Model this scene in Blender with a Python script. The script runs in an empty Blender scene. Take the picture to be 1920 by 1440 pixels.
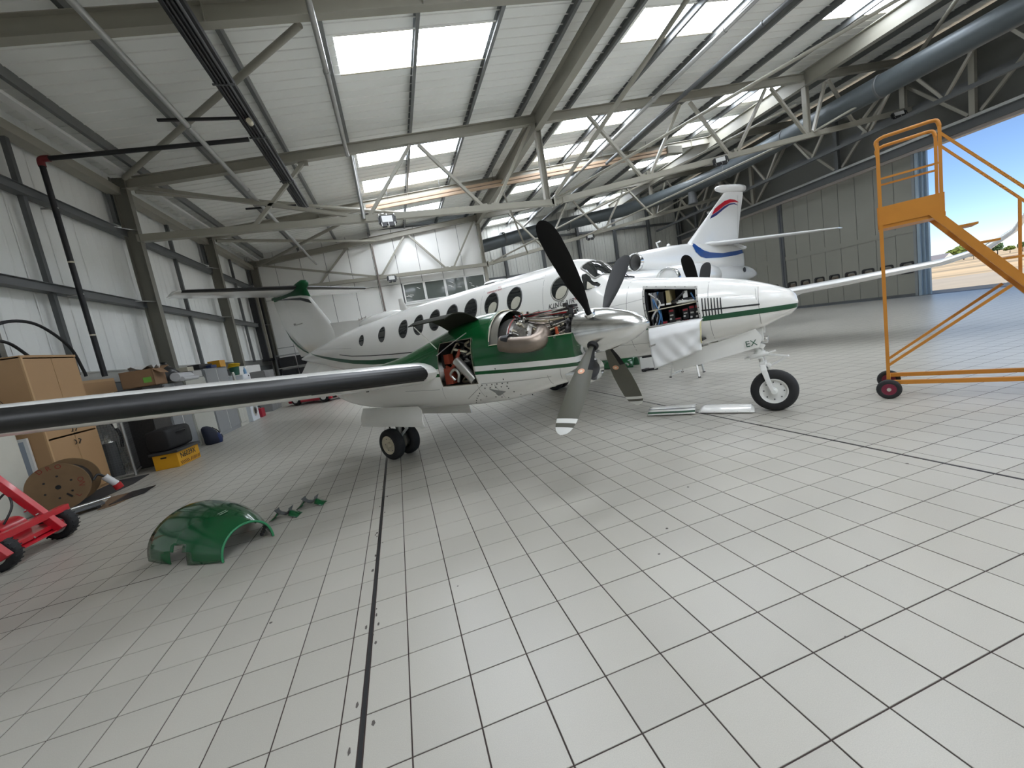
import bpy, bmesh, math, random
from math import sin, cos, pi, radians, sqrt, atan2
from mathutils import Vector, Matrix
random.seed(11)
SC = bpy.context.scene
COL = SC.collection
V = Vector

# ------------------------------------------------------------------ camera
cam_d = bpy.data.cameras.new('camera')
cam = bpy.data.objects.new('camera', cam_d)
COL.objects.link(cam)
SC.camera = cam
cam_d.sensor_fit = 'HORIZONTAL'
cam_d.sensor_width = 36.0
cam_d.lens = 36.0 * 764.377 / 1920.0
cam_d.clip_start, cam_d.clip_end = 0.05, 3000
cam.matrix_world = Matrix(((0.948064, 0.193243, -0.252650, 0.263),
                           (-0.271626, 0.078550, -0.959192, -4.315),
                           (-0.165511, 0.978002, 0.126960, 1.662),
                           (0, 0, 0, 1)))
# ------------------------------------------------------------------ world, sun, exposure
SC.view_settings.view_transform = 'Standard'
SC.view_settings.look = 'None'
SC.view_settings.gamma = 1.0
SC.view_settings.use_curve_mapping = False
SC.view_settings.exposure = 1.1
world = bpy.data.worlds.new('sky'); SC.world = world
world.use_nodes = True
wn = world.node_tree
sky = wn.nodes.new('ShaderNodeTexSky')
sky.sky_type = 'NISHITA'
sky.sun_disc = False
sky.sun_elevation = radians(59)
sky.sun_rotation = radians(198)
sky.altitude = 40
sky.air_density = 0.6
sky.dust_density = 0.0
sky.ozone_density = 4.0
bg = wn.nodes['Background']
bg.inputs['Strength'].default_value = 0.09
wn.links.new(sky.outputs[0], bg.inputs['Color'])
sun_d = bpy.data.lights.new('sun', 'SUN'); sun_d.energy = 2.3; sun_d.angle = radians(0.6)
sun_d.color = (1.0, 0.94, 0.84)
sun = bpy.data.objects.new('sun', sun_d); COL.objects.link(sun)
sun.rotation_euler = (V((-0.16, -0.48, 0.86))).to_track_quat('Z', 'Y').to_euler()
portal_d = bpy.data.lights.new('door_daylight', 'AREA')
portal_d.shape = 'RECTANGLE'; portal_d.size, portal_d.size_y = 37.0, 6.9
portal_d.cycles.is_portal = True
portal = bpy.data.objects.new('door_daylight', portal_d); COL.objects.link(portal)
portal.matrix_world = Matrix(((0, 0, 1, 26.3), (1, 0, 0, -8.4), (0, 1, 0, 3.45), (0, 0, 0, 1)))
SKYLIGHT = 8.8      # brightness of the translucent roof lights

# ------------------------------------------------------------------ helpers
def lin(c):
    if isinstance(c, str):
        c = [int(c[i:i + 2], 16) / 255 for i in (0, 2, 4)]
        c = [x / 12.92 if x <= 0.04045 else ((x + 0.055) / 1.055) ** 2.4 for x in c]
    return (c[0], c[1], c[2], 1)
MATS = {}
def mat(name, col, rough=0.5, metal=0.0, var=0.06, scale=6.0, bump=0.0, spec=0.5, coat=0.0, tile_rand=0.0, rough_var=0.0):
    if name in MATS: return MATS[name]
    m = bpy.data.materials.new(name); m.use_nodes = True
    nt = m.node_tree; b = nt.nodes['Principled BSDF']
    col = lin(col)
    b.inputs['Roughness'].default_value = rough
    b.inputs['Metallic'].default_value = metal
    b.inputs['Specular IOR Level'].default_value = spec
    b.inputs['Coat Weight'].default_value = coat
    b.inputs['Coat Roughness'].default_value = 0.06
    tc = nt.nodes.new('ShaderNodeTexCoord')
    nz = nt.nodes.new('ShaderNodeTexNoise'); nz.inputs['Scale'].default_value = scale
    nz.inputs['Detail'].default_value = 5
    nt.links.new(tc.outputs['Object'], nz.inputs['Vector'])
    mx = nt.nodes.new('ShaderNodeMix'); mx.data_type = 'RGBA'
    mx.inputs[6].default_value = [max(0, x * (1 - var)) for x in col[:3]] + [1]
    mx.inputs[7].default_value = [min(1, x * (1 + var)) for x in col[:3]] + [1]
    nt.links.new(nz.outputs['Fac'], mx.inputs[0])
    out = mx.outputs[2]
    if tile_rand:
        hs = nt.nodes.new('ShaderNodeHueSaturation')
        oi = nt.nodes.new('ShaderNodeObjectInfo'); gi = nt.nodes.new('ShaderNodeNewGeometry')
        ad = nt.nodes.new('ShaderNodeMath'); ad.operation = 'ADD'
        nt.links.new(oi.outputs['Random'], ad.inputs[0]); nt.links.new(gi.outputs['Random Per Island'], ad.inputs[1])
        fr = nt.nodes.new('ShaderNodeMath'); fr.operation = 'FRACT'; nt.links.new(ad.outputs[0], fr.inputs[0])
        mr = nt.nodes.new('ShaderNodeMapRange'); mr.inputs[3].default_value = 1 - tile_rand; mr.inputs[4].default_value = 1 + tile_rand
        nt.links.new(fr.outputs[0], mr.inputs[0]); nt.links.new(mr.outputs[0], hs.inputs['Value'])
        nt.links.new(out, hs.inputs['Color']); out = hs.outputs[0]
    nt.links.new(out, b.inputs['Base Color'])
    if rough_var:
        n2 = nt.nodes.new('ShaderNodeTexNoise'); n2.inputs['Scale'].default_value = scale * 0.35
        nt.links.new(tc.outputs['Object'], n2.inputs['Vector'])
        r2 = nt.nodes.new('ShaderNodeMapRange'); r2.inputs[3].default_value = max(0.02, rough - rough_var); r2.inputs[4].default_value = rough + rough_var
        nt.links.new(n2.outputs['Fac'], r2.inputs[0]); nt.links.new(r2.outputs[0], b.inputs['Roughness'])
    if bump:
        bp = nt.nodes.new('ShaderNodeBump'); bp.inputs['Strength'].default_value = bump; bp.inputs['Distance'].default_value = 0.01
        nt.links.new(nz.outputs['Fac'], bp.inputs['Height']); nt.links.new(bp.outputs[0], b.inputs['Normal'])
    MATS[name] = m
    return m
def glass(name, col, rough=0.03, alpha=0.5):
    if name in MATS: return MATS[name]
    m = bpy.data.materials.new(name); m.use_nodes = True
    b = m.node_tree.nodes['Principled BSDF']
    b.inputs['Base Color'].default_value = lin(col); b.inputs['Roughness'].default_value = rough
    b.inputs['Alpha'].default_value = alpha; b.inputs['Specular IOR Level'].default_value = 0.8
    MATS[name] = m; return m
def emit(name, col, s, noise=0.0):
    if name in MATS: return MATS[name]
    m = bpy.data.materials.new(name); m.use_nodes = True
    nt = m.node_tree; b = nt.nodes['Principled BSDF']
    b.inputs['Base Color'].default_value = lin(col); b.inputs['Emission Color'].default_value = lin(col)
    b.inputs['Emission Strength'].default_value = s
    if noise:
        tc = nt.nodes.new('ShaderNodeTexCoord'); mp = nt.nodes.new('ShaderNodeMapping'); mp.inputs['Scale'].default_value = (0.5, 9, 1)
        nz = nt.nodes.new('ShaderNodeTexNoise'); nz.inputs['Scale'].default_value = 1.3; nz.inputs['Detail'].default_value = 4
        rp = nt.nodes.new('ShaderNodeMix'); rp.data_type = 'RGBA'
        rp.inputs[6].default_value = lin('b4c4dc'); rp.inputs[7].default_value = lin('f4f6f8')
        nt.links.new(tc.outputs['Object'], mp.inputs[0]); nt.links.new(mp.outputs[0], nz.inputs['Vector'])
        mr = nt.nodes.new('ShaderNodeMapRange'); mr.inputs[1].default_value = 0.35; mr.inputs[2].default_value = 0.6
        nt.links.new(nz.outputs['Fac'], mr.inputs[0])
        nt.links.new(mr.outputs[0], rp.inputs[0]); nt.links.new(rp.outputs[2], b.inputs['Emission Color'])
    MATS[name] = m; return m

class MB:
    def __init__(s): s.v = []; s.f = []; s.mi = []; s.cur = 0
    def add(s, vs, fs):
        o = len(s.v); s.v += [tuple(p) for p in vs]
        for f in fs: s.f.append([i + o for i in f]); s.mi.append(s.cur)
        return s
    def box(s, c, d, rot=None):
        c = V(c); h = [x / 2 for x in d]
        ps = [V((i * h[0], j * h[1], k * h[2])) for i in (-1, 1) for j in (-1, 1) for k in (-1, 1)]
        if rot is not None: ps = [rot @ p for p in ps]
        return s.add([c + p for p in ps], [(0, 1, 3, 2), (4, 6, 7, 5), (0, 4, 5, 1), (2, 3, 7, 6), (0, 2, 6, 4), (1, 5, 7, 3)])
    def bb(s, a, b):
        return s.box([(a[i] + b[i]) / 2 for i in range(3)], [abs(b[i] - a[i]) for i in range(3)])
    def frame(s, p, q, up):
        d = (q - p).normalized(); u = V(up); u = (u - d * u.dot(d))
        if u.length < 1e-4: u = V((1, 0, 0)) - d * d.x
        u.normalize(); return d, u, d.cross(u)
    def bar(s, p, q, w, h, up=(0, 0, 1), off=(0, 0)):
        p, q = V(p), V(q); d, u, r = s.frame(p, q, up)
        o = r * off[0] + u * off[1]
        vs = [b + o + r * (i * w / 2) + u * (j * h / 2) for b in (p, q) for i, j in ((-1, -1), (1, -1), (1, 1), (-1, 1))]
        return s.add(vs, [(0, 3, 2, 1), (4, 5, 6, 7), (0, 1, 5, 4), (1, 2, 6, 5), (2, 3, 7, 6), (3, 0, 4, 7)])
    def ibeam(s, p, q, w, h, up=(0, 0, 1), t=0.016):
        s.bar(p, q, w, t, up, (0, h / 2 - t / 2)); s.bar(p, q, w, t, up, (0, -h / 2 + t / 2)); s.bar(p, q, t * 0.8, h - 2 * t, up)
        return s
    def cbeam(s, p, q, w, h, up=(0, 0, 1), t=0.012):
        s.bar(p, q, w, t, up, (0, h / 2 - t / 2)); s.bar(p, q, w, t, up, (0, -h / 2 + t / 2)); s.bar(p, q, t, h - 2 * t, up, (w / 2 - t / 2, 0))
        return s
    def tube(s, pts, r, n=8, cap=True):
        pts = [V(p) for p in pts]; rings = []
        u = None
        for i, p in enumerate(pts):
            a = pts[max(0, i - 1)]; b = pts[min(len(pts) - 1, i + 1)]; d = (b - a).normalized()
            if u is None: u = d.orthogonal().normalized()
            u = (u - d * u.dot(d)).normalized(); w = d.cross(u)
            rr = r[i] if isinstance(r, (list, tuple)) else r
            rings.append([p + (u * cos(2 * pi * k / n) + w * sin(2 * pi * k / n)) * rr for k in range(n)])
        return s.loft(rings, cap)
    def loft(s, rings, cap=True, closed=True):
        n = len(rings[0]); vs = [p for r in rings for p in r]; fs = []
        for i in range(len(rings) - 1):
            for k in range(n if closed else n - 1):
                k2 = (k + 1) % n
                fs.append((i * n + k, i * n + k2, (i + 1) * n + k2, (i + 1) * n + k))
        if cap and closed:
            fs.append(tuple(range(n - 1, -1, -1))); fs.append(tuple((len(rings) - 1) * n + k for k in range(n)))
        return s.add(vs, fs)
    def lathe(s, prof, c=(0, 0, 0), ax=(0, 0, 1), n=24, cap=True, arc=None):
        c, ax = V(c), V(ax).normalized(); u = ax.orthogonal().normalized(); w = ax.cross(u)
        return s.loft([[c + ax * h + (u * cos(2 * pi * k / n) + w * sin(2 * pi * k / n)) * max(r, 1e-4) for k in range(n)] for r, h in prof], cap)
    def cyl(s, p, q, r, n=16): return s.tube([p, q], r, n)
    def prism(s, poly, vec):
        n = len(poly); vec = V(vec); a = [V(p) for p in poly]; b = [p + vec for p in a]
        return s.add(a + b, [tuple(range(n - 1, -1, -1)), tuple(range(n, 2 * n))] + [(i, (i + 1) % n, n + (i + 1) % n, n + i) for i in range(n)])
    def mesh(s, name, mats, smooth=False):
        me = bpy.data.meshes.new(name); me.from_pydata(s.v, [], s.f)
        for m in (mats if isinstance(mats, (list, tuple)) else [mats]): me.materials.append(m)
        if any(s.mi): me.polygons.foreach_set('material_index', s.mi)
        bm = bmesh.new(); bm.from_mesh(me); bmesh.ops.recalc_face_normals(bm, faces=bm.faces); bm.to_mesh(me); bm.free()
        if smooth:
            me.polygons.foreach_set('use_smooth', [True] * len(me.polygons)); me.set_sharp_from_angle(angle=radians(smooth if smooth > 1 else 40))
        return me
    def build(s, name, mats, parent=None, smooth=False, bevel=0, kind=None):
        return link(name, s.mesh(name, mats, smooth), parent, bevel, kind)
def link(name, me, parent=None, bevel=0, kind=None):
    o = bpy.data.objects.new(name, me); COL.objects.link(o)
    if parent is not None: o.parent = parent
    if bevel:
        b = o.modifiers.new('bevel', 'BEVEL'); b.width = bevel; b.segments = 2; b.limit_method = 'ANGLE'; b.angle_limit = radians(40)
    if kind: o['kind'] = kind
    return o
def thing(name, label, cat, loc=(0, 0, 0), rotz=0, group=None):
    o = bpy.data.objects.new(name, None); COL.objects.link(o); o.empty_display_size = 0.2
    o.location = loc; o.rotation_euler = (0, 0, rotz); o['label'] = label; o['category'] = cat
    if group: o['group'] = group
    return o
def tag(o, label, cat, group=None):
    o['label'] = label; o['category'] = cat
    if group: o['group'] = group
    return o
def setting(name):
    o = bpy.data.objects.new(name, None); COL.objects.link(o); o['kind'] = 'structure'; return o
def copy_tree(o, parent=None):
    c = o.copy(); COL.objects.link(c); c.parent = parent
    for ch in list(o.children): copy_tree(ch, c)
    return c
def smoothpath(pts, n=6):
    pts = [V(p) for p in pts]; out = []
    for i in range(len(pts) - 1):
        p0 = pts[max(0, i - 1)]; p1 = pts[i]; p2 = pts[i + 1]; p3 = pts[min(len(pts) - 1, i + 2)]
        for k in range(n):
            t = k / n
            out.append(0.5 * (2 * p1 + (p2 - p0) * t + (2 * p0 - 5 * p1 + 4 * p2 - p3) * t * t + (3 * p1 - p0 - 3 * p2 + p3) * t ** 3))
    return out + [pts[-1]]
FONT = None
def text_mesh(s, size, m, name='lettering', parent=None, mw=None, extrude=0.001, shear=0.0, space=1.0, bold=0.0):
    c = bpy.data.curves.new('txt', 'FONT'); c.body = s; c.size = size; c.extrude = extrude; c.shear = shear; c.space_character = space; c.offset = bold
    c.align_x = 'LEFT'
    o = bpy.data.objects.new('txt', c); COL.objects.link(o)
    bpy.context.view_layer.update()
    me = bpy.data.meshes.new_from_object(o.evaluated_get(bpy.context.evaluated_depsgraph_get()))
    bpy.data.objects.remove(o)
    me.materials.clear(); me.materials.append(m)
    ob = link(name, me, parent)
    if mw is not None: ob.matrix_local = mw
    return ob
def basis(o, x, y):
    x = V(x).normalized(); y = V(y); y = (y - x * y.dot(x)).normalized(); z = x.cross(y)
    return Matrix(((x[0], y[0], z[0], o[0]), (x[1], y[1], z[1], o[1]), (x[2], y[2], z[2], o[2]), (0, 0, 0, 1)))

M_STEEL = mat('painted_steel', (0.30, 0.285, 0.235), 0.45, var=0.1, scale=2)
M_PURLIN = mat('galvanised_purlin', (0.17, 0.175, 0.17), 0.4, metal=0.3, var=0.15, scale=3)
M_SHEET = mat('roof_liner_sheet', (0.84, 0.84, 0.79), 0.55, var=0.05, scale=1.2)
M_WALL = mat('wall_cladding', (0.85, 0.86, 0.83), 0.5, var=0.05, scale=1.0)
M_PANEL = mat('white_panel', (0.84, 0.835, 0.80), 0.45, var=0.04, scale=1.0)
M_COLUMN = mat('column_paint', (0.17, 0.163, 0.135), 0.45, var=0.1, scale=2)
M_DKSTEEL = mat('dark_steel', (0.10, 0.105, 0.105), 0.5, var=0.15, scale=3)
M_BLACK = mat('black_paint', (0.012, 0.012, 0.013), 0.45)
M_RUBBER = mat('black_rubber', (0.016, 0.016, 0.017), 0.75, var=0.2, scale=20)
M_GALV = mat('galvanised_pipe', (0.42, 0.42, 0.40), 0.35, metal=0.7, var=0.12, scale=4)
M_CHROME = mat('bright_metal', (0.75, 0.75, 0.74), 0.18, metal=1.0, var=0.05)
M_WHITE = mat('white_gloss', (0.78, 0.78, 0.75), 0.3, var=0.03, coat=0.3)
# ------------------------------------------------------------------ floor
XL, XR, YN, YF = -6.75, 26.0, -27.0, 27.4  # unseen near end pushed back so a longer doorway admits more light
floor = setting('floor')
M_GROUT = mat('brown_grout', (0.04, 0.026, 0.022), 0.8, var=0.3, scale=8)
M_TILE = mat('speckled_tile', (0.42, 0.40, 0.35), 0.33, var=0.16, scale=260, tile_rand=0.035, rough_var=0.07)
MB().bb((XL, YN, -0.3), (XR + 0.3, YF, -0.004)).build('floor_bed', M_GROUT, floor)
xs = [0.3 * k for k in range(0, 88) if 0.3 * k < XR + 0.2] + [XR + 0.3]
left = [-0.32 - 0.302 * k for k in range(0, 22)]
cuts = sorted([x for x in left if x > XL] + [XL] + xs)
cols = []
for a, b in zip(cuts[:-1], cuts[1:]):
    for s_ in (-0.219, 4.383):
        if a < s_ < b: cols += [(a, s_ - 0.012), (s_ + 0.012, b)]; break
    else: cols.append((a, b))
ys = [0.3 * k for k in range(int(YN / 0.3), int(YF / 0.3) + 1)]
G = 0.0034
tiles = []
cx, cy = 0.263, -4.315
for a, b in cols:
    for y in ys[:-1]:
        g0 = 0.005 if abs(y) < 1e-6 else G
        tiles.append((a + G, y + g0, b - G, y + 0.3 - (0.005 if abs(y + 0.3) < 1e-6 else G)))
# tiles in front of the lens first, nearest first
FW, RT = V((0.2527, 0.9592)), V((0.948, -0.2716))
def near(t):
    d = V(((t[0] + t[2]) / 2 - cx, (t[1] + t[3]) / 2 - cy)); z = d.dot(FW) * 0.97
    if z < 0.9 or abs(d.dot(RT)) > z * 1.22 + 1.0: return 1e3 + d.length
    return d.length
tiles.sort(key=near)
shared = {}
def tile_faces(mb, x0, y0, x1, y1, z0=-0.004, z1=0.0):
    c = 0.0012
    vs = [(x0, y0, z0), (x1, y0, z0), (x1, y1, z0), (x0, y1, z0), (x0, y0, z1 - c), (x1, y0, z1 - c), (x1, y1, z1 - c), (x0, y1, z1 - c),
          (x0 + c, y0 + c, z1), (x1 - c, y0 + c, z1), (x1 - c, y1 - c, z1), (x0 + c, y1 - c, z1)]
    mb.add(vs, [(0, 1, 5, 4), (1, 2, 6, 5), (2, 3, 7, 6), (3, 0, 4, 7), (4, 5, 9, 8), (5, 6, 10, 9), (6, 7, 11, 10), (7, 4, 8, 11), (8, 9, 10, 11)])
for t in tiles[:300]:
    key = (round(t[2] - t[0], 4), round(t[3] - t[1], 4))
    if key not in shared:
        mb = MB(); tile_faces(mb, -key[0] / 2, -key[1] / 2, key[0] / 2, key[1] / 2); shared[key] = mb.mesh('floor_tile', M_TILE)
    o = link('floor_tile', shared[key], floor)
    o.location = ((t[0] + t[2]) / 2, (t[1] + t[3]) / 2, random.uniform(-0.0005, 0.0003))
mb = MB()
for t in tiles[300:]:
    vs = [(t[0], t[1], 0), (t[2], t[1], 0), (t[2], t[3], 0), (t[0], t[3], 0)]
    mb.add(vs, [(0, 1, 2, 3)])
mb.build('distant_tiles', M_TILE, floor, kind='stuff')
for s_ in (-0.219, 4.383):
    MB().bb((s_ - 0.009, YN, -0.02), (s_ + 0.009, YF, -0.0006)).build('joint_strip', M_BLACK, floor)
mb = MB()
for k in range(26):     # chipped tile edges beside the joint and dirt specks
    y = random.uniform(-3.4, 1.0); x = -0.219 + random.choice((-1, 1)) * random.uniform(0.012, 0.05)
    a = random.uniform(0, 6.28); r = random.uniform(0.004, 0.012)
    mb.add([(x + r * cos(a + q) * random.uniform(0.5, 1.3), y + 2.2 * r * sin(a + q), 0.0008) for q in (0, 1.2, 2.4, 3.6, 5.0)], [(0, 1, 2, 3, 4)])
for x, y, r in ((1.95, -1.75, .012), (2.6, -2.7, .008), (0.35, -1.62, .007), (-0.9, -1.35, .012), (-1.05, -0.9, .006), (1.7, -2.0, .009), (2.55, -1.25, .012), (2.0, -3.0, .007), (4.2, -1.95, .014), (3.3, -2.2, .006)):
    mb.add([(x + r * cos(q) * random.uniform(0.6, 1.5), y + r * sin(q), 0.0008) for q in (0, 1.1, 2.3, 3.6, 5.0)], [(0, 1, 2, 3, 4)])
mb.build('floor_chip', mat('dirt_speck', (0.09, 0.08, 0.07), 0.8), floor, kind='stuff')

# ------------------------------------------------------------------ roof
SL = 0.108
def zr(x): return 8.2 + SL * x            # underside of the rafters
SLOPE = V((1, 0, SL)).normalized(); RN = V((-SL, 0, 1)).normalized()
ceiling = setting('ceiling')
RAF, TRUSS_Y = 0.36, (-23.6, -12.3, -0.95, 10.4, 21.75)
RAF_Y = (-17.9, -6.6, 4.8, 16.1)
PUR_X = [-5.85, -3.95, -1.86, 0.07, 2.15, 4.18, 6.18, 8.2, 10.3, 12.1, 14.2, 16.3, 18.3, 20.4, 22.5, 24.6]
PZ = 0.42          # underside of the purlins above zr
SZ = PZ + 0.24     # sheets
sky_x = [(0.27, 4.2), (8.62, 12.3), (16.9, 20.35)]
sky_y = [(-24, -22.7), (-20, -18.7), (-16, -14.7), (-12.5, -11.2), (-9.2, -7.9), (-5.0, -3.7), (1.0, 2.2), (6.28, 7.65), (12.05, 13.2), (14.55, 15.9), (19.1, 20.3), (25.6, 26.9)]  # out-of-view rows over and behind the camera include extras added for light
yb = []
y = YN
for a, b in sky_y:
    n = max(1, round((a - y) / 1.1))
    yb += [(y + (a - y) * i / n, y + (a - y) * (i + 1) / n, False) for i in range(n)]
    yb.append((a, b, True)); y = b
yb.append((y, YF, False))
M_SKYL = emit('skylight_sheet', 'eef2f8', SKYLIGHT, noise=1)
M_EDGE = mat('skylight_grime', (0.55, 0.5, 0.38), 0.7, var=0.3, scale=20)
def sheet(mb, x0, x1, y0, y1):
    n = max(1, round((y1 - y0) / 0.34)); w = (y1 - y0) / n
    prof = []
    for i in range(n):
        a = y0 + i * w
        prof += [(a, 0), (a + w - 0.05, 0), (a + w - 0.04, -0.02), (a + w - 0.012, -0.02)]
    prof.append((y1, 0))
    r = []
    for x in (x0, x1):
        r.append([V((x, py, zr(x) + SZ + pz)) for py, pz in prof])
    r2 = [[p + V((0, 0, 0.06)) for p in q] for q in r]
    mb.loft(r, closed=False); mb.loft([r2[0], r2[1]], closed=False)
    for i in (0, 1):
        mb.loft([r[i], r2[i]], closed=False)
for a, b, s_ in yb:
    if not s_:
        mb = MB(); sheet(mb, XL - 0.25, XR + 1.2, a, b); mb.build('roof_sheet', M_SHEET, ceiling)
        continue
    xq = XL - 0.25
    for x0, x1 in sky_x + [(XR + 1.2, None)]:
        mb = MB(); sheet(mb, xq, x0, a, b); mb.build('roof_sheet', M_SHEET, ceiling)
        if x1 is None: break
        xm = [p for p in PUR_X if x0 + 0.5 < p < x1 - 0.5][0]
        for u, v in ((x0, xm), (xm, x1)):
            r = [V((u, a, zr(u) + SZ + 0.03)), V((v, a, zr(v) + SZ + 0.03)), V((v, b, zr(v) + SZ + 0.03)), V((u, b, zr(u) + SZ + 0.03))]
            MB().prism(r, (0, 0, 0.02)).build('skylight', M_SKYL, ceiling)
        mb = MB()
        for yy in (a, b): mb.bar((x0, yy, zr(x0) + SZ), (x1, yy, zr(x1) + SZ), 0.05, 0.03)
        mb.build('skylight_edge', M_EDGE, ceiling)
        xq = x1
for x in PUR_X:
    MB().cbeam((x, YN, zr(x) + PZ + 0.12), (x, YF, zr(x) + PZ + 0.12), 0.09, 0.24).build('purlin', M_PURLIN, ceiling)
for y in RAF_Y:
    mb = MB().ibeam((-6.3, y, zr(-6.3) + RAF / 2), (XR, y, zr(XR) + RAF / 2), 0.2, RAF)
    for x in (-1.86, 2.15, 6.18, 10.3, 14.2, 18.3): mb.box((x, y, zr(x) + RAF / 2), (0.014, 0.19, RAF - 0.03))
    mb.build('rafter', M_STEEL, ceiling)
GX = (6.66, 19.5)
for x in GX:
    MB().ibeam((x, YN, zr(x) + 0.02), (x, YF, zr(x) + 0.02), 0.26, 0.62, t=0.022).build('girder', M_STEEL, ceiling)
def zb(x): return 6.1 if x < 6.85 else 6.1 + 0.149 * (x - 6.85)
for y in TRUSS_Y:
    x1 = XR + 0.4
    mb = MB().ibeam((-6.3, y, zr(-6.3) + RAF / 2 - 0.08), (x1, y, zr(x1) + RAF / 2 - 0.08), 0.2, RAF - 0.06)
    tr = mb.build('roof_truss', M_STEEL, ceiling)
    mb = MB(); mb.bar((-6.25, y, 6.1), (6.9, y, 6.1), 0.2, 0.2); mb.bar((6.8, y, 6.1), (x1, y, zb(x1)), 0.2, 0.2)
    mb.box((6.9, y, 6.12), (0.06, 0.26, 0.34)); mb.box((7.25, y, 6.19), (0.05, 0.26, 0.3)); mb.build('bottom_chord', M_STEEL, tr)
    for x in GX + (25.6,):
        MB().ibeam((x, y, zb(x)), (x, y, zr(x)), 0.2, 0.2, up=(1, 0, 0)).build('truss_post', M_STEEL, tr)
    tops = [-3.6, 0.55 if False else 1.98, 8.95, 17.2, 22.6]
    segs = [((-5.9, 7.52), (.1, 6.15)), ((-3.2, 6.15), (-1.4, 7.95)), ((2.0, 8.32), (0.25, 6.15)), ((2.3, 8.35), (4.2, 6.15)), ((6.4, 8.8), (4.65, 6.15)),
            ((8.8, 9.1), (10.8, 6.75)), ((12.9, 9.4), (11.2, 6.85)), ((13.4, 9.5), (15.1, 7.4)), ((17.3, 9.95), (15.55, 7.5)), ((17.6, 10.0), (19.4, 8.05)),
            ((20.7, 10.2), (19.8, 8.1)), ((20.9, 10.3), (22.3, 8.45)), ((25.4, 10.7), (22.8, 8.5))]
    for (xa, za), (xb, zb_) in segs:
        mb = MB().bar((xa, y, za), (xb, y, zb_), 0.1, 0.12, up=(0, 1, 0)); mb.box((xb, y, zb_ + 0.02), (0.3, 0.02, 0.2))
        mb.build('brace', M_STEEL, tr)
# round wind braces in the roof plane
for (p, q) in (((-6.1, 10.2, 7.72), (-0.3, 5.0, 8.2)), ((-6.1, 10.6, 7.5), (1.6, 15.9, 7.9)), ((-6.1, 16.2, 7.5), (0.3, 21.6, 8.2)), ((-6.0, 21.5, 7.5), (-0.6, 16.3, 7.95)),
               ((25.4, 10.2, 10.4), (19.7, 5.0, 10.2)), ((6.9, 10.1, 6.3), (8.9, 5.0, 9.1))):
    MB().cyl(p, q, 0.07, 12).build('wind_brace', M_STEEL, ceiling, smooth=True)
for (p, q) in (((7.0, 10.3, 6.2), (19.4, -0.8, 9.9)), ((7.2, 21.5, 6.2), (19.2, 10.6, 9.4)), ((19.7, 10.3, 8.1), (25.9, 3.8, 10.7)), ((19.6, 21.5, 8.1), (25.8, 15.9, 10.6)), ((13.4, 21.6, 7.0), (19.4, 10.6, 8.1)), ((9.6, 21.6, 6.5), (6.8, 16.1, 8.7))):
    MB().cyl(p, q, 0.05, 10).build('wind_brace', M_STEEL, ceiling, smooth=True)

# ------------------------------------------------------------------ left wall
wl = setting('wall_left')
mb = MB().bb((XL - 0.08, YN, 0), (XL - 0.05, YF, 8.3)).build('wall_backing', M_WALL, wl)
me = None
PW = 0.94
yy = YN
panel = MB()
prof = []
for i in range(3):
    a = i * PW / 3
    prof += [(a + 0.006, 0), (a + 0.03, 0.007), (a + 0.05, 0.007), (a + 0.075, 0)]
prof += [(PW - 0.006, 0)]
panel.loft([[V((-0.05, 0.006, z)) if False else V((p[1] - 0.05, p[0], z)) for p in prof] for z in (2.35, 8.2)], closed=False)
pm = panel.mesh('wall_panel', M_WALL)
while yy < YF - 0.1:
    o = link('wall_panel', pm, wl); o.location = (XL + 0.02, yy, 0); yy += PW
FR_Y = (-23.6, -17.9, -12.3, -6.6, -0.95, 4.8, 10.4, 16.1, 21.75)
for y in FR_Y:
    MB().ibeam((-6.35, y, 0), (-6.35, y, zr(-6.35) + 0.3), 0.22, 0.36, up=(1, 0, 0), t=0.018).build('column', M_COLUMN, wl)
    MB().box((-6.62, y, 7.0), (0.1, 0.3, 0.9)).build('column_stub', M_DKSTEEL, wl)
    mb = MB(); 
    for z in (4.28, 6.33): mb.bar((-6.55, y - 0.65, z - 0.02), (-6.2, y + 0.1, z), 0.05, 0.02)
    mb.build('rail_cleat', M_GALV, wl)
for z in (4.2, 6.25):
    mb = MB().cbeam((-6.58, YN, z), (-6.58, YF, z), 0.17, 0.2, up=(1, 0, 0)); mb.bar((-6.54, YN, z + 0.085), (-6.54, YF, z + 0.085), 0.2, 0.012)
    mb.build('wall_rail', M_DKSTEEL, wl)
for a, b in zip(FR_Y[:-1], FR_Y[1:]):
    y = (a + b) / 2 - (0.55 if a < 10 and b > 5 else 0)
    MB().bar((-6.6, y, 2.3), (-6.6, y, 7.6), 0.1, 0.1).build('wall_post', M_DKSTEEL, wl)
mb = MB().bb((XL, YN, 2.06), (XL + 0.08, YF, 2.36)); mb.bb((XL, YN, 2.34), (XL + 0.12, YF, 2.37)); mb.build('flashing_band', M_GALV, wl)
MB().bb((XL, YN, 1.8), (XL + 0.05, YF, 2.06)).build('shadow_gap', M_DKSTEEL, wl)  # solid dark steel strip below the flashing
MB().bb((XL, YN, 0), (XL + 0.03, YF, 1.8)).build('lower_panel', M_WALL, wl)
# eaves: gutter board, white soffit strip
MB().bar((-6.5, YN, 7.45), (-6.5, YF, 7.45), 0.28, 0.22).build('eaves_beam', M_STEEL, wl)
MB().bar((-6.1, YN, 7.82), (-6.1, YF, 7.82), 0.2, 0.08).build('eaves_tube', M_WHITE, wl)
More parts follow.
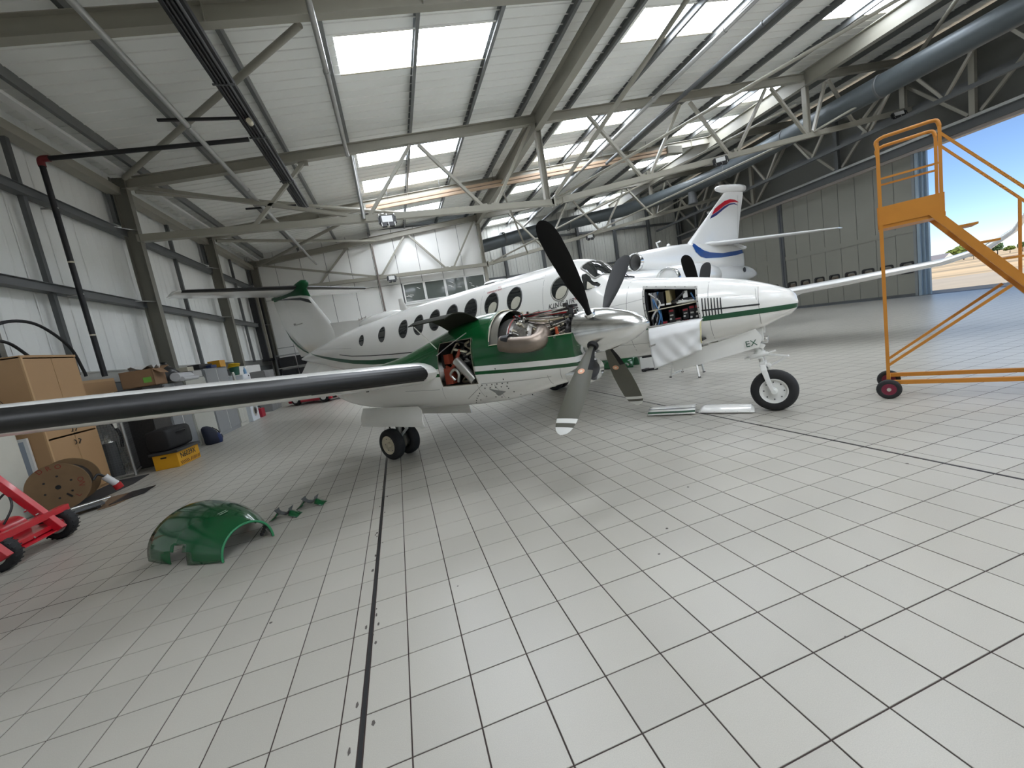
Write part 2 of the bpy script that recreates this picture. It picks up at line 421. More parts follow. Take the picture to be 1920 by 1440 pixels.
# ------------------------------------------------------------------ back wall of the office block (left part)
XO = 6.62; YB = 22.0
wb = setting('wall_back')
MB().bb((XL, YB + 0.05, 0), (XO, YB + 0.25, 9.0)).build('wall_backing', M_DKSTEEL, wb)
def back_panel(x0, x1, z0, z1, y=YB):
    return MB().bb((x0 + 0.014, y, z0 + 0.012), (x1 - 0.014, y + 0.05, z1 - 0.012)).build('wall_panel', M_PANEL, wb)
x = XO; edges = [XO]
while x > XL: x -= 1.33; edges.append(max(x, XL))
for a, b in zip(edges[1:], edges[:-1]):
    for z0, z1 in ((0.0, 0.95), (0.95, 2.9), (2.9, 5.62), (5.62, 8.9)):
        if b > 1.3 and z0 == 2.9:
            back_panel(a, b, 2.9, 4.35); continue
        back_panel(a, b, z0, z1)
MB().bb((1.1, YB - 0.06, 4.3), (XO, YB, 4.4)).build('sill', M_WHITE, wb)
for i in range(4):
    x0 = 1.42 + i * 1.3; x1 = x0 + 1.22
    w = setting('window_%d' % (i + 1))
    mb = MB()
    for a, b in (((x0 - .05, 4.42), (x0 + .03, 5.62)), ((x1 - .03, 4.42), (x1 + .05, 5.62)), ((x0, 4.42), (x1, 4.5)), ((x0, 5.54), (x1, 5.62))):
        mb.bb((a[0], YB - 0.03, a[1]), (b[0], YB + 0.05, b[1]))
    mb.build('window_frame', M_WHITE, w)
    MB().bb((x0 + .03, YB + 0.02, 4.5), (x1 - .03, YB + 0.03, 5.54)).build('pane', mat('office_glass', (0.10, 0.115, 0.105), 0.06, spec=0.8), w)
    mb = MB()
    for k in range(5 if i % 2 == 0 else 3):
        xx = x0 + 0.1 + random.random() * 0.9; zz = 4.6 + random.random() * 0.8
        mb.box((xx, YB + 0.012, zz), (0.0 + 0.12 + 0.2 * random.random(), 0.004, 0.02), Matrix.Rotation(random.uniform(0.1, 0.5), 3, 'Y'))
    if i != 1: mb.build('blind_fragment', M_PANEL, w)
# tall post at the office corner and its side wall
wo = setting('wall_office')
MB().bb((XO, YB - 0.05, 0), (XO + 0.22, YB + 0.2, 8.85)).build('corner_post', M_STEEL, wo)
MB().bb((XO - 0.02, YB + 0.2, 0), (XO + 0.14, YF, 9.3)).build('office_side', M_PANEL, wo)
# ------------------------------------------------------------------ far wall (right part)
wf = setting('wall_far')
M_FAR = mat('far_cladding', (0.50, 0.50, 0.46), 0.6, var=0.05)
MB().bb((XO, YF + 0.05, 0), (XR + 0.5, YF + 0.2, 11.6)).build('wall_backing', M_DKSTEEL, wf)
x = XO
me = {}
while x < XR:
    x2 = min(x + 1.0, XR + 0.3)
    mb = MB()
    prof = []
    n = 4; w = (x2 - x) / n
    for i in range(n): prof += [(x + i * w + 0.01, 0), (x + i * w + 0.03, 0.02), (x + i * w + 0.06, 0.02), (x + i * w + 0.08, 0)]
    prof.append((x2 - 0.01, 0))
    for z0, z1 in ((0, 3.1), (3.1, 5.9), (5.9, 8.6), (8.6, 11.5)):
        mb = MB(); mb.loft([[V((p[0], YF - p[1], z)) for p in prof] for z in (z0 + 0.01, z1 - 0.01)], closed=False); mb.build('wall_panel', M_FAR, wf)
    x = x2
for z in (3.1, 5.9, 8.6):
    MB().bar((XO, YF - 0.1, z), (XR, YF - 0.1, z), 0.14, 0.16).build('wall_rail', M_DKSTEEL, wf)
for x in (9.7, 12.9, 16.1, 19.5, 22.8, 25.8):
    MB().ibeam((x, YF - 0.25, 0), (x, YF - 0.25, zr(x)), 0.2, 0.26, up=(0, 1, 0)).build('column', M_DKSTEEL, wf)
for p, q in (((14.3, YF - .2, 3.2), (12.9, YF - .2, 6.0)), ((16.3, YF - .2, 6.2), (19.3, YF - .2, 3.2)), ((9.8, YF - .2, 3.4), (11.2, YF - .2, 5.9))):
    MB().bar(p, q, 0.12, 0.12).build('brace', M_DKSTEEL, wf)
# wall behind the photographer
wn_ = setting('wall_near')
MB().bb((XL, YN - 0.2, 0), (XR + 0.3, YN, 11.6)).build('cladding', M_WALL, wn_)
# ------------------------------------------------------------------ right wall: sliding doors, header, opening
wr = setting('wall_right')
HZ = 6.86; DY0 = 10.05
M_DOOR = mat('door_panel', (0.25, 0.245, 0.21), 0.5, var=0.06, scale=1)
M_DOORF = mat('door_frame', (0.22, 0.235, 0.24), 0.45)
mb = MB().bb((XR - 0.15, YN, HZ + 0.14), (XR + 0.35, YF, HZ + 0.62)); mb.build('header_beam', M_DKSTEEL, wr)
MB().bb((XR - 0.32, YN, HZ + 0.5), (XR - 0.15, YF, HZ + 0.62)).build('track_rail', M_GALV, wr)
MB().bb((XR - 0.1, YN, HZ), (XR + 0.3, YF, HZ + 0.14)).build('header_lip', mat('header_lip', (0.34, 0.30, 0.27), 0.5), wr)
MB().bb((XR + 0.3, YN, HZ + 0.62), (XR + 0.4, YF, 11.6)).build('gable_cladding', mat('gable_sheet', (0.12, 0.12, 0.105), 0.6), wr)
for z in (8.9,):
    MB().bar((XR + 0.1, YN, z), (XR + 0.1, YF, z), 0.2, 0.2).build('wall_rail', M_DKSTEEL, wr)
yy = YN + 1.2
k = 0
while yy < YF - 1:
    MB().bar((XR - 0.1, yy, HZ + 0.6), (XR - 0.1, yy, 10.8), 0.2, 0.2).build('header_post', M_DKSTEEL if k % 2 else M_STEEL, wr)
    MB().bar((XR - 0.1, yy + 0.15, HZ + 0.7), (XR - 0.1, yy + 2.6, 10.3), 0.12, 0.12).build('brace', M_STEEL, wr)
    MB().bar((XR - 0.1, yy + 5.4, HZ + 0.7), (XR - 0.1, yy + 2.9, 10.3), 0.12, 0.12).build('brace', M_STEEL, wr)
    yy += 5.65; k += 1
for xo, zz in ((-2.2, 8.1), (-2.2, 10.2)):
    MB().bar((XR + xo, YN, zz), (XR + xo, YF, zz), 0.16, 0.16).build('edge_chord', M_DKSTEEL, wr)
yy = YN + 1
while yy < YF - 3:
    MB().bar((XR - 2.2, yy, 8.1), (XR - 2.2, yy + 1.4, 10.2), 0.1, 0.1).build('brace', M_STEEL, wr)
    MB().bar((XR - 2.2, yy + 2.8, 8.1), (XR - 2.2, yy + 1.4, 10.2), 0.1, 0.1).build('brace', M_STEEL, wr)
    yy += 2.83
# closed leaves of the sliding doors, each with vision windows
WZ0, WZ1, WHW = 1.21, 1.75, 0.285
wy = [10.75 + 0.905 * i for i in range(8)]
def leaf(n, y0, y1, xoff):
    d = setting('door_%d' % n)
    xa, xb = XR + xoff, XR + xoff + 0.09
    ws = [w for w in wy if y0 + 0.3 < w < y1 - 0.3] if n == 1 else [y0 + 0.75 + 0.905 * i for i in range(8)]
    cuts_ = [y0 + 0.12] + [(a + b) / 2 for a, b in zip(ws[:-1], ws[1:])] + [y1 - 0.12]
    for w, a, b in zip(ws, cuts_[:-1], cuts_[1:]):
        mb = MB(); g = 0.012
        mb.bb((xa, a + g, 0.14), (xb, b - g, WZ0)); mb.bb((xa, a + g, WZ1), (xb, b - g, 3.22)); mb.bb((xa, a + g, 3.46), (xb, b - g, HZ - 0.02))
        mb.bb((xa, a + g, WZ0), (xb, w - WHW, WZ1)); mb.bb((xa, w + WHW, WZ0), (xb, b - g, WZ1))
        mb.build('door_panel', M_DOOR, d)
        mb = MB(); c = 0.07
        out, inn = [], []
        for q in range(24):
            t = 2 * pi * (q + 0.5) / 24
            def sq(h, v, e=4): 
                k_ = (abs(cos(t)) ** e + abs(sin(t)) ** e) ** (-1 / e); return (w + h * cos(t) * k_, (WZ0 + WZ1) / 2 + v * sin(t) * k_)
            out.append(sq(WHW + 0.03, 0.30, 9)); inn.append(sq(WHW - 0.05, 0.22, 5))
        mb.loft([[V((x_, p[0], p[1])) for p in rr] for x_, rr in ((xa - 0.02, inn), (xa - 0.02, out), (xb + 0.02, out), (xb + 0.02, inn), (xa - 0.02, inn))], cap=False)
        wf_ = mb.build('vision_window', M_BLACK, d)
        MB().bb((xa + 0.03, w - WHW, WZ0), (xa + 0.036, w + WHW, WZ1)).build('pane', glass('door_glass', (0.05, 0.04, 0.03), alpha=0.8), wf_)
    mb = MB()
    mb.bb((xa - 0.03, y0 + 0.1, 3.2), (xb, y1 - 0.1, 3.48)); mb.build('middle_rail', M_DOOR, d)
    mb = MB().bb((xa - 0.05, y0, 0.02), (xb + 0.03, y1, 0.15)); mb.build('bottom_rail', M_DKSTEEL, d)
    for q in (y0, y1 - 0.12): MB().bb((xa - 0.05, q, 0), (xb + 0.06, q + 0.12, HZ)).build('door_stile', M_DKSTEEL if n > 1 or q > y0 else M_DOORF, d)
leaf(1, DY0 + 0.25, 17.55, 0.0)
leaf(2, 17.65, 25.2, 0.02)
wj = setting('trim_1')
for i, (dx, w) in enumerate(((-0.05, 0.10), (0.1, 0.1), (0.25, 0.12))):
    MB().bb((XR + dx, DY0 - 0.09 * i + 0.1, 0), (XR + dx + w, DY0 - 0.09 * i + 0.22, HZ)).build('door_channel', mat('channel_blue', (0.30, 0.38, 0.44), 0.35, metal=0.3), wj)
MB().bb((XR - 0.25, YN, -0.02), (XR + 0.32, YF, 0.006)).build('door_track', M_DKSTEEL, wj)
MB().bb((XR - 0.1, 25.2, 0), (XR + 0.1, YF, HZ)).build('end_cladding', M_DOOR, wr)
# ------------------------------------------------------------------ outside
M_APRON = mat('apron_concrete', (0.48, 0.42, 0.33), 0.85, var=0.15, scale=0.4)
ap = MB().bb((XR + 0.32, -120, -0.4), (46, 150, -0.03)).build('apron', M_APRON); ap['kind'] = 'structure'
mf = mat('dry_grass', (0.62, 0.46, 0.26), 0.95, var=0.0)
nt = mf.node_tree
tc = nt.nodes.new('ShaderNodeTexCoord'); mp = nt.nodes.new('ShaderNodeMapping'); mp.inputs['Scale'].default_value = (0.09, 0.006, 1)
nz = nt.nodes.new('ShaderNodeTexNoise'); nz.inputs['Scale'].default_value = 1.0; nz.inputs['Detail'].default_value = 6
rp = nt.nodes.new('ShaderNodeValToRGB')
rp.color_ramp.elements[0].position = 0.38; rp.color_ramp.elements[0].color = (0.36, 0.29, 0.19, 1)
rp.color_ramp.elements[1].position = 0.56; rp.color_ramp.elements[1].color = (0.70, 0.53, 0.32, 1)
nt.links.new(tc.outputs['Object'], mp.inputs[0]); nt.links.new(mp.outputs[0], nz.inputs['Vector']); nt.links.new(nz.outputs['Fac'], rp.inputs[0])
nt.links.new(rp.outputs[0], nt.nodes['Principled BSDF'].inputs['Base Color'])
fd = MB().bb((46, -900, -0.6), (1500, 1300, -0.05)).build('field', mf); fd['kind'] = 'structure'
M_LEAF = [mat('leaf_dark', (0.05, 0.10, 0.03), 0.8, var=0.5, scale=0.8), mat('leaf_light', (0.17, 0.22, 0.04), 0.8, var=0.4, scale=0.8)]
M_BARK = mat('bark', (0.10, 0.07, 0.05), 0.9)
def tree(x, y, h, w, k, label):
    t = thing('tree', label, 'tree', (x, y, -0.05), group=None)
    MB().tube([(0, 0, 0), (0.1, 0, h * 0.35), (0, 0.2, h * 0.7)], [h * 0.04, h * 0.03, h * 0.015], 8).build('trunk', M_BARK, t, smooth=True)
    rnd = random.Random(int(x * 7 + y * 3))
    mb = MB()
    for i in range(420):
        a, e, r = rnd.uniform(0, 6.283), rnd.uniform(-0.7, 1.5), rnd.uniform(0.55, 1.0)
        lump = 0.8 + 0.2 * sin(3 * a + x) * cos(2 * e)
        c = V((cos(a) * cos(e) * w * r * lump, sin(a) * cos(e) * w * r * lump, h * 0.62 + sin(e) * h * 0.40 * r * lump))
        s_ = rnd.uniform(0.10, 0.2) * w
        q = Matrix.Rotation(rnd.uniform(0, 6.28), 3, (rnd.random() - .5, rnd.random() - .5, 1))
        mb.add([c + q @ V(p) * s_ for p in ((-1, 0, -.3), (0, -1, .3), (1, .1, -.2), (.2, 1, .4), (0, 0, .9))], [(0, 1, 4), (1, 2, 4), (2, 3, 4), (3, 0, 4), (0, 3, 2, 1)])
    mb.build('foliage', M_LEAF[k], t)
def far(az, d): return (0.263 + d * cos(radians(az)), -4.315 + d * sin(radians(az)))
x, y = far(26.6, 214); tree(x, y, 4.8, 4.2, 1, 'bushy light green tree beside the white house beyond the field')
x, y = far(27.4, 232); tree(x, y, 3.6, 2.6, 0, 'darker green tree touching the white house gable')
x, y = far(28.95, 195); tree(x, y, 3.4, 1.4, 0, 'small dark tree at the edge of the hangar door')
x, y = far(24.9, 245); tree(x, y, 4.6, 3.2, 0, 'broad flat crowned tree right of the steps stringer')
x, y = far(28.1, 185)
hs_ = thing('house', 'white house with grey pitched roof beyond the dry field', 'house', (x, y, -.05), radians(28 + 50))
MB().bb((-2.6, -1.6, 0), (2.6, 1.6, 1.7)).build('walls', mat('render_white', (.8, .78, .68), .7), hs_)
MB().prism([(-2.55, -1.9, 1.6), (-2.55, 1.9, 1.6), (-2.55, 0, 3.0)], (5.1, 0, 0)).build('roof', mat('roof_grey', (.30, .28, .29), .8), hs_)
MB().prism([(-2.62, -1.6, 1.65), (-2.62, 1.6, 1.65), (-2.62, 0, 2.9)], (.06, 0, 0)).build('gable', mat('render_white', (.8, .78, .68), .7), hs_)
for k in (-1.4, 0, 1.4): MB().bb((k - .3, 1.58, .7), (k + .3, 1.63, 1.3)).build('window', M_BLACK, hs_)
for i in range(10):
    x, y = far(26.0 - .7 * i, 176 + (i % 2) * 12)
    tree(x, y, 2.0 + .5 * (i % 3), 1.3, i % 2, 'low hedge bush in the row along the field edge')
bpy.context.view_layer.update()
for o in [o for o in COL.objects if o.get('label') == 'low hedge bush in the row along the field edge']: o['group'] = 'hedge bushes along the field'; o['category'] = 'bush'
# ------------------------------------------------------------------ twin turboprop
M_AW = mat('aircraft_white', (0.84, 0.83, 0.79), 0.22, var=0.02, coat=0.5)
M_AG = mat('aircraft_green', (0.005, 0.075, 0.02), 0.2, var=0.05, coat=0.3)
M_AGD = mat('stripe_green', (0.008, 0.075, 0.03), 0.3)
M_ABK = mat('stripe_black', (0.02, 0.022, 0.022), 0.3)
M_BOOT = mat('deice_boot', (0.010, 0.010, 0.010), 0.42, var=0.3, scale=3)
M_WIN = mat('cabin_glass', (0.02, 0.022, 0.022), 0.05, spec=0.7)
M_WRIM = mat('window_rim', (0.035, 0.035, 0.035), 0.3)
M_GREYRIM = mat('grey_rim', (0.33, 0.32, 0.29), 0.45)
M_RED = mat('red_paint', (0.42, 0.012, 0.015), 0.4)
M_SIL = mat('silver_metal', (0.62, 0.61, 0.57), 0.3, metal=0.9, var=0.1)
M_EXH = mat('heat_stained_steel', (0.27, 0.22, 0.18), 0.38, metal=0.85, var=0.25, scale=9)
M_IRON = mat('dark_casting', (0.055, 0.052, 0.05), 0.45, metal=0.6, var=0.4, scale=30)
M_CREAM = mat('cream_plastic', (0.6, 0.55, 0.42), 0.5)
PLANE = thing('airplane', 'white twin turboprop airplane with green nacelle stripes and open engine cowling', 'airplane', (5.037, 0.075, 0), radians(-52))
SEAM = mat('panel_seam', (0.22, 0.22, 0.21), 0.6)

def interp(tab, x):
    # tab sorted by falling x
    if x >= tab[0][0]: return tab[0][1:]
    for i in range(len(tab) - 1):
        a, b = tab[i], tab[i + 1]
        if a[0] >= x >= b[0]:
            t = (a[0] - x) / (a[0] - b[0]); out = []
            p = tab[i - 1] if i else a; q = tab[i + 2] if i + 2 < len(tab) else b
            for k in range(1, len(a)):
                h = a[0] - b[0]
                ma = (b[k] - p[k]) / max(1e-6, p[0] - b[0]) * h if p is not a else (b[k] - a[k])
                mb_ = (q[k] - a[k]) / max(1e-6, a[0] - q[0]) * h if q is not b else (b[k] - a[k])
                out.append((2 * t**3 - 3 * t * t + 1) * a[k] + (t**3 - 2 * t * t + t) * ma + (-2 * t**3 + 3 * t * t) * b[k] + (t**3 - t * t) * mb_)
            return out
    return tab[-1][1:]
class Body:
    def __init__(s, tab, yc=0.0, e=2.25): s.t, s.yc, s.e = tab, yc, e
    def ring(s, x, n):
        zt, zb_, hw = interp(s.t, x); zc, hz = (zt + zb_) / 2, (zt - zb_) / 2; out = []
        for k in range(n):
            a = 2 * pi * k / n; c, q = cos(a), sin(a)
            out.append(V((x, s.yc + hw * math.copysign(abs(c) ** (2 / s.e), c), zc + hz * math.copysign(abs(q) ** (2 / s.e), q))))
        return out
    def y(s, x, z, side=-1):
        zt, zb_, hw = interp(s.t, x); zc, hz = (zt + zb_) / 2, max(1e-4, (zt - zb_) / 2)
        u = min(0.9999, abs((z - zc) / hz))
        return s.yc + side * hw * (1 - u ** s.e) ** (1 / s.e)
    def z(s, x, y):
        zt, zb_, hw = interp(s.t, x); u = min(0.9999, abs((y - s.yc) / hw))
        return (zt + zb_) / 2 + (zt - zb_) / 2 * (1 - u ** s.e) ** (1 / s.e)
    def p(s, x, z, off=0.0, side=-1):
        d = 0.004
        a = V((x, s.y(x, z, side), z))
        n = V((d * 2, s.y(x + d, z, side) - s.y(x - d, z, side), 0)).cross(V((0, s.y(x, z + d, side) - s.y(x, z - d, side), 2 * d)))
        n.normalize()
        if n.y * side < 0: n = -n
        return a + n * off
    def pt(s, x, y, off=0.0):
        d = 0.004
        n = V((2 * d, 0, s.z(x + d, y) - s.z(x - d, y))).cross(V((0, 2 * d, s.z(x, y + d) - s.z(x, y - d)))); n.normalize()
        return V((x, y, s.z(x, y))) + n * off
def patch(mb, ctr, poly, fn, off, rings=4):
    rr = []
    for i in range(rings + 1):
        t = max(i / rings, 0.01)
        rr.append([fn(ctr[0] + (q[0] - ctr[0]) * t, ctr[1] + (q[1] - ctr[1]) * t, off) for q in poly])
    mb.loft(rr, cap=False); mb.add([rr[0][k] for k in range(len(poly))], [tuple(range(len(poly)))])
def dense(poly, n=8):
    out = []
    for a, b in zip(poly, poly[1:] + poly[:1]):
        out += [(a[0] + (b[0] - a[0]) * i / n, a[1] + (b[1] - a[1]) * i / n) for i in range(n)]
    return out
def rounded(poly, r, n=5):
    out = []
    L = len(poly)
    for i in range(L):
        p0, p1, p2 = V(poly[i - 1]).to_2d(), V(poly[i]).to_2d(), V(poly[(i + 1) % L]).to_2d()
        a = p1 + (p0 - p1).normalized() * r; b = p1 + (p2 - p1).normalized() * r
        for k in range(n + 1):
            t = k / n; q = a * (1 - t) ** 2 + p1 * 2 * t * (1 - t) + b * t * t; out.append((q.x, q.y))
    return out
def ellipse(c, a, b, n=28): return [(c[0] + a * cos(2 * pi * k / n), c[1] + b * sin(2 * pi * k / n)) for k in range(n)]
def ringpatch(mb, inner, outer, fn, off, lift=0.0):
    mb.loft([[fn(q[0], q[1], off) for q in inner], [fn((q[0] + p[0]) / 2, (q[1] + p[1]) / 2, off + lift) for p, q in zip(inner, outer)], [fn(q[0], q[1], off - 0.002) for q in outer]], cap=False)
def strip(mb, lo, hi, fn, off, sub=4, nx=1):
    """band between two (x, z) polylines of equal length"""
    rows = []
    for i in range(len(lo) - 1):
        for k in range(nx + (1 if i == len(lo) - 2 else 0)):
            t = k / nx
            a = [lo[i][j] + (lo[i + 1][j] - lo[i][j]) * t for j in (0, 1)]; b = [hi[i][j] + (hi[i + 1][j] - hi[i][j]) * t for j in (0, 1)]
            rows.append([fn(a[0] + (b[0] - a[0]) * s_ / sub, a[1] + (b[1] - a[1]) * s_ / sub, off) for s_ in range(sub + 1)])
    mb.loft(rows, closed=False)
def lineon(mb, pts, w, fn, off, nx=6):
    lo, hi = [], []
    for i, p in enumerate(pts):
        a = V(pts[max(0, i - 1)]); b = V(pts[min(len(pts) - 1, i + 1)]); d = (b - a).to_2d(); nrm = V((-d.y, d.x)).normalized() * w / 2
        lo.append((p[0] - nrm.x, p[1] - nrm.y)); hi.append((p[0] + nrm.x, p[1] + nrm.y))
    strip(mb, lo, hi, fn, off, sub=1, nx=nx)

FUS = Body([(0.372, 1.435, 1.425, 0.01), (0.352, 1.53, 1.345, 0.10), (0.29, 1.60, 1.285, 0.175), (0.17, 1.665, 1.245, 0.26), (0.0, 1.745, 1.17, 0.36), (-0.2, 1.825, 1.115, 0.43),
            (-0.43, 1.894, 1.07, 0.50), (-0.83, 1.99, 1.005, 0.59), (-1.4, 2.10, 0.95, 0.67), (-1.7, 2.16, 0.935, 0.70), (-1.84, 2.19, 0.93, 0.705), (-1.96, 2.30, 0.93, 0.71),
            (-2.1, 2.46, 0.925, 0.72), (-2.2, 2.535, 0.925, 0.725), (-2.36, 2.605, 0.92, 0.73), (-2.6, 2.655, 0.92, 0.74), (-3.2, 2.645, 0.915, 0.75), (-4.6, 2.635, 0.91, 0.75), (-6.4, 2.58, 0.91, 0.75), (-7.2, 2.54, 0.94, 0.74),
            (-8.2, 2.49, 1.05, 0.70), (-9.2, 2.40, 1.22, 0.60), (-10.0, 2.30, 1.38, 0.48), (-11.0, 2.15, 1.58, 0.32), (-11.8, 2.02, 1.74, 0.18), (-12.35, 1.92, 1.85, 0.05)])
def cut_hole(bm, x0, x1, z0, z1, test, x_only=False):
    pl = [((x0, 0, 0), (1, 0, 0)), ((x1, 0, 0), (1, 0, 0)), ((0, 0, z0), (0, 0, 1)), ((0, 0, z1), (0, 0, 1))]
    for co, no in pl:
        gs = [f for f in bm.faces if test(f.calc_center_median()) and f.calc_center_median().x > x0 - 0.4 and f.calc_center_median().x < x1 + 0.4]
        geom = gs + list({e for f in gs for e in f.edges}) + list({v for f in gs for v in f.verts})
        bmesh.ops.bisect_plane(bm, geom=geom, plane_co=co, plane_no=no, dist=1e-5)
    dead = []
    for f in bm.faces:
        c = f.calc_center_median()
        if test(c) and x0 < c.x < x1 and z0 < c.z < z1: dead.append(f)
    bmesh.ops.delete(bm, geom=dead, context='FACES')
def cut_quad(bm, quad, test):
    def inside(c): return all((q[1][0] - q[0][0]) * (c.z - q[0][1]) - (q[1][1] - q[0][1]) * (c.x - q[0][0]) > 0 for q in zip(quad, quad[1:] + quad[:1]))
    x0, x1 = min(q[0] for q in quad), max(q[0] for q in quad)
    for a, b in zip(quad, quad[1:] + quad[:1]):
        gs = [f for f in bm.faces if test(f.calc_center_median()) and x0 - 0.3 < f.calc_center_median().x < x1 + 0.3]
        geom = gs + list({e for f in gs for e in f.edges}) + list({v for f in gs for v in f.verts})
        bmesh.ops.bisect_plane(bm, geom=geom, plane_co=(a[0], 0, a[1]), plane_no=V((b[1] - a[1], 0, a[0] - b[0])).normalized(), dist=1e-5)
    bmesh.ops.delete(bm, geom=[f for f in bm.faces if test(f.calc_center_median()) and inside(f.calc_center_median())], context='FACES')
def stations(tab, step=0.12):
    out = []
    for a, b in zip(tab[:-1], tab[1:]):
        n = max(1, math.ceil((a[0] - b[0]) / step)); out += [a[0] - (a[0] - b[0]) * i / n for i in range(n)]
    return out + [tab[-1][0]]
BX0, BX1, BZ0, BZ1 = -1.375, -0.675, 1.385, 1.915
BAYO = [(-1.353, 1.385), (-.668, 1.372), (-.710, 1.842), (-1.42, 1.982)]
BAYI = [(-1.325, 1.41), (-.695, 1.40), (-.732, 1.805), (-1.385, 1.935)]
mb = MB().loft([FUS.ring(x, 56) for x in stations(FUS.t)])
me = mb.mesh('fuselage', M_AW, smooth=50)
bm = bmesh.new(); bm.from_mesh(me); cut_quad(bm, BAYI, lambda c: c.y < -0.2)
bm.to_mesh(me); bm.free()
fus = link('fuselage', me, PLANE)
F = FUS.p
# green belt and pin stripes, both sides
for side in (-1, 1):
    fn = lambda x, z, o, s_=side: FUS.p(x, z, o, s_)
    ctr = [(0.362, 1.388), (0.3, 1.386), (0.1, 1.388), (-0.4, 1.397), (-0.665, 1.402), (-1.36, 1.40), (-2.5, 1.39), (-4.5, 1.40), (-6.5, 1.43), (-7.84, 1.487), (-8.7, 1.566), (-9.4, 1.66), (-10.2, 1.78), (-10.9, 1.90), (-11.4, 2.0)]
    hw = [0.026, 0.03, 0.033, 0.033, 0.031, 0.036, 0.05, 0.055, 0.055, 0.055, 0.05, 0.045, 0.035, 0.022, 0.004]
    segs = [(0, len(ctr))] if side > 0 else [(0, 5), (5, len(ctr))]
    for a, b in segs:
        mb = MB(); strip(mb, [(p[0], p[1] - h) for p, h in zip(ctr[a:b], hw[a:b])], [(p[0], p[1] + h) for p, h in zip(ctr[a:b], hw[a:b])], fn, 0.003, 4, 8)
        mb.build('green_stripe', M_AGD, PLANE, smooth=True)
    for a, b in (((-0.05, 1.535), (-0.43, 1.515)), ((-0.43, 1.515), (-0.67, 1.505))) if side < 0 else ():
        pass
    for pts in ([(-0.02, 1.475), (-0.66, 1.512)], [(-1.39, 1.50), (-2.0, 1.5), (-4, 1.51), (-6, 1.56), (-7, 1.60), (-7.8, 1.645), (-8.65, 1.71), (-9.3, 1.80)]):
        mb = MB(); lineon(mb, pts, 0.02, fn, 0.003, 14); mb.build('pin_stripe', M_ABK, PLANE, smooth=True)
# cabin windows
wins = [(-8.106, 2.035, .10, .125), (-7.273, 2.07, .125, .165), (-6.499, 2.09, .145, .185)] + [(x, z, .155, .20) for x, z in ((-6.0, 2.105), (-5.51, 2.13), (-5.02, 2.15), (-4.53, 2.172), (-4.03, 2.185), (-3.52, 2.187))] + [(-2.64, 2.19, .16, .19)]
M_SEATREFL = mat('window_shade', (0.50, 0.48, 0.40), 0.5)
for side in (-1, 1):
    fn = lambda x, z, o, s_=side: FUS.p(x, z, o, s_)
    for i, (x, z, a, b) in enumerate(wins):
        mb = MB(); patch(mb, (x, z), ellipse((x, z), a * .93, b * .93), fn, 0.004); w = mb.build('cabin_window', M_WIN, PLANE, smooth=True)
        mb = MB(); ringpatch(mb, ellipse((x, z), a * .9, b * .9), ellipse((x, z), a * 1.06, b * 1.05), fn, 0.004, 0.006); mb.build('window_rim', M_WRIM if i < 9 else M_GREYRIM, w, smooth=True)
        if i >= 7 and side < 0:     # pale seat back behind the glass
            el = []
            for p in ellipse((x + .05, z - .12), .12, .15):
                k_ = sqrt(((p[0] - x) / a) ** 2 + ((p[1] - z) / b) ** 2) / .84
                el.append(p if k_ < 1 else (x + (p[0] - x) / k_, z + (p[1] - z) / k_))
            mb = MB(); patch(mb, (x + .05, z - .085), el, fn, 0.0055); mb.build('seat_back', M_SEATREFL, w, smooth=True)
# cockpit glazing
for side in (-1, 1):
    fn = lambda x, z, o, s_=side: FUS.p(x, z, o, s_)
    q = [(-2.285, 2.325), (-2.298, 2.09), (-2.17, 2.078), (-2.02, 2.10), (-2.005, 2.125), (-2.225, 2.33)]
    rq = rounded(q, 0.012); c = (-2.19, 2.17)
    mb = MB(); patch(mb, c, rq, fn, 0.004, 6); w = mb.build('side_window', M_WIN, PLANE, smooth=True)
    big = [(c[0] + (p[0] - c[0]) * 1.12, c[1] + (p[1] - c[1]) * 1.1) for p in rq]
    mb = MB(); ringpatch(mb, rq, big, fn, 0.003, 0.005); mb.build('window_rim', M_AW, w, smooth=True)
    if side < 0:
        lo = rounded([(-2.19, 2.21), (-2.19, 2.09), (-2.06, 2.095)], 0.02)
        mb = MB(); patch(mb, (-2.15, 2.13), lo, fn, 0.0055); mb.build('reflected_panel', M_SEATREFL, w, smooth=True)  # pale patch painted over the glass as a reflection
    ft = lambda x, y, o: FUS.pt(x, y, o)
    q = [(-2.09, side * .545), (-2.33, side * .46), (-2.20, side * .03), (-1.89, side * .03)]
    rq = rounded(dense(q, 1), 0.05, 4); rq = dense(rq, 3); c = (-2.13, side * .26)
    mb = MB(); patch(mb, c, rq, ft, 0.005, 8); w = mb.build('windscreen', M_WIN, PLANE, smooth=True)
    big = [(c[0] + (p[0] - c[0]) * 1.14, c[1] + (p[1] - c[1]) * 1.1) for p in rq]
    mb = MB(); ringpatch(mb, rq, big, ft, 0.005, 0.008); mb.build('windscreen_frame', M_GREYRIM, w, smooth=True)
    mb = MB().tube([FUS.pt(-1.80, side * .12, 0.03), FUS.pt(-1.98, side * .2, 0.03), FUS.pt(-2.16, side * .32, 0.03)], 0.009, 6)
    mb.tube([FUS.pt(-1.72, side * .1, 0.02), FUS.pt(-1.80, side * .12, 0.035)], 0.014, 6); mb.build('wiper', M_BLACK, PLANE, smooth=True)
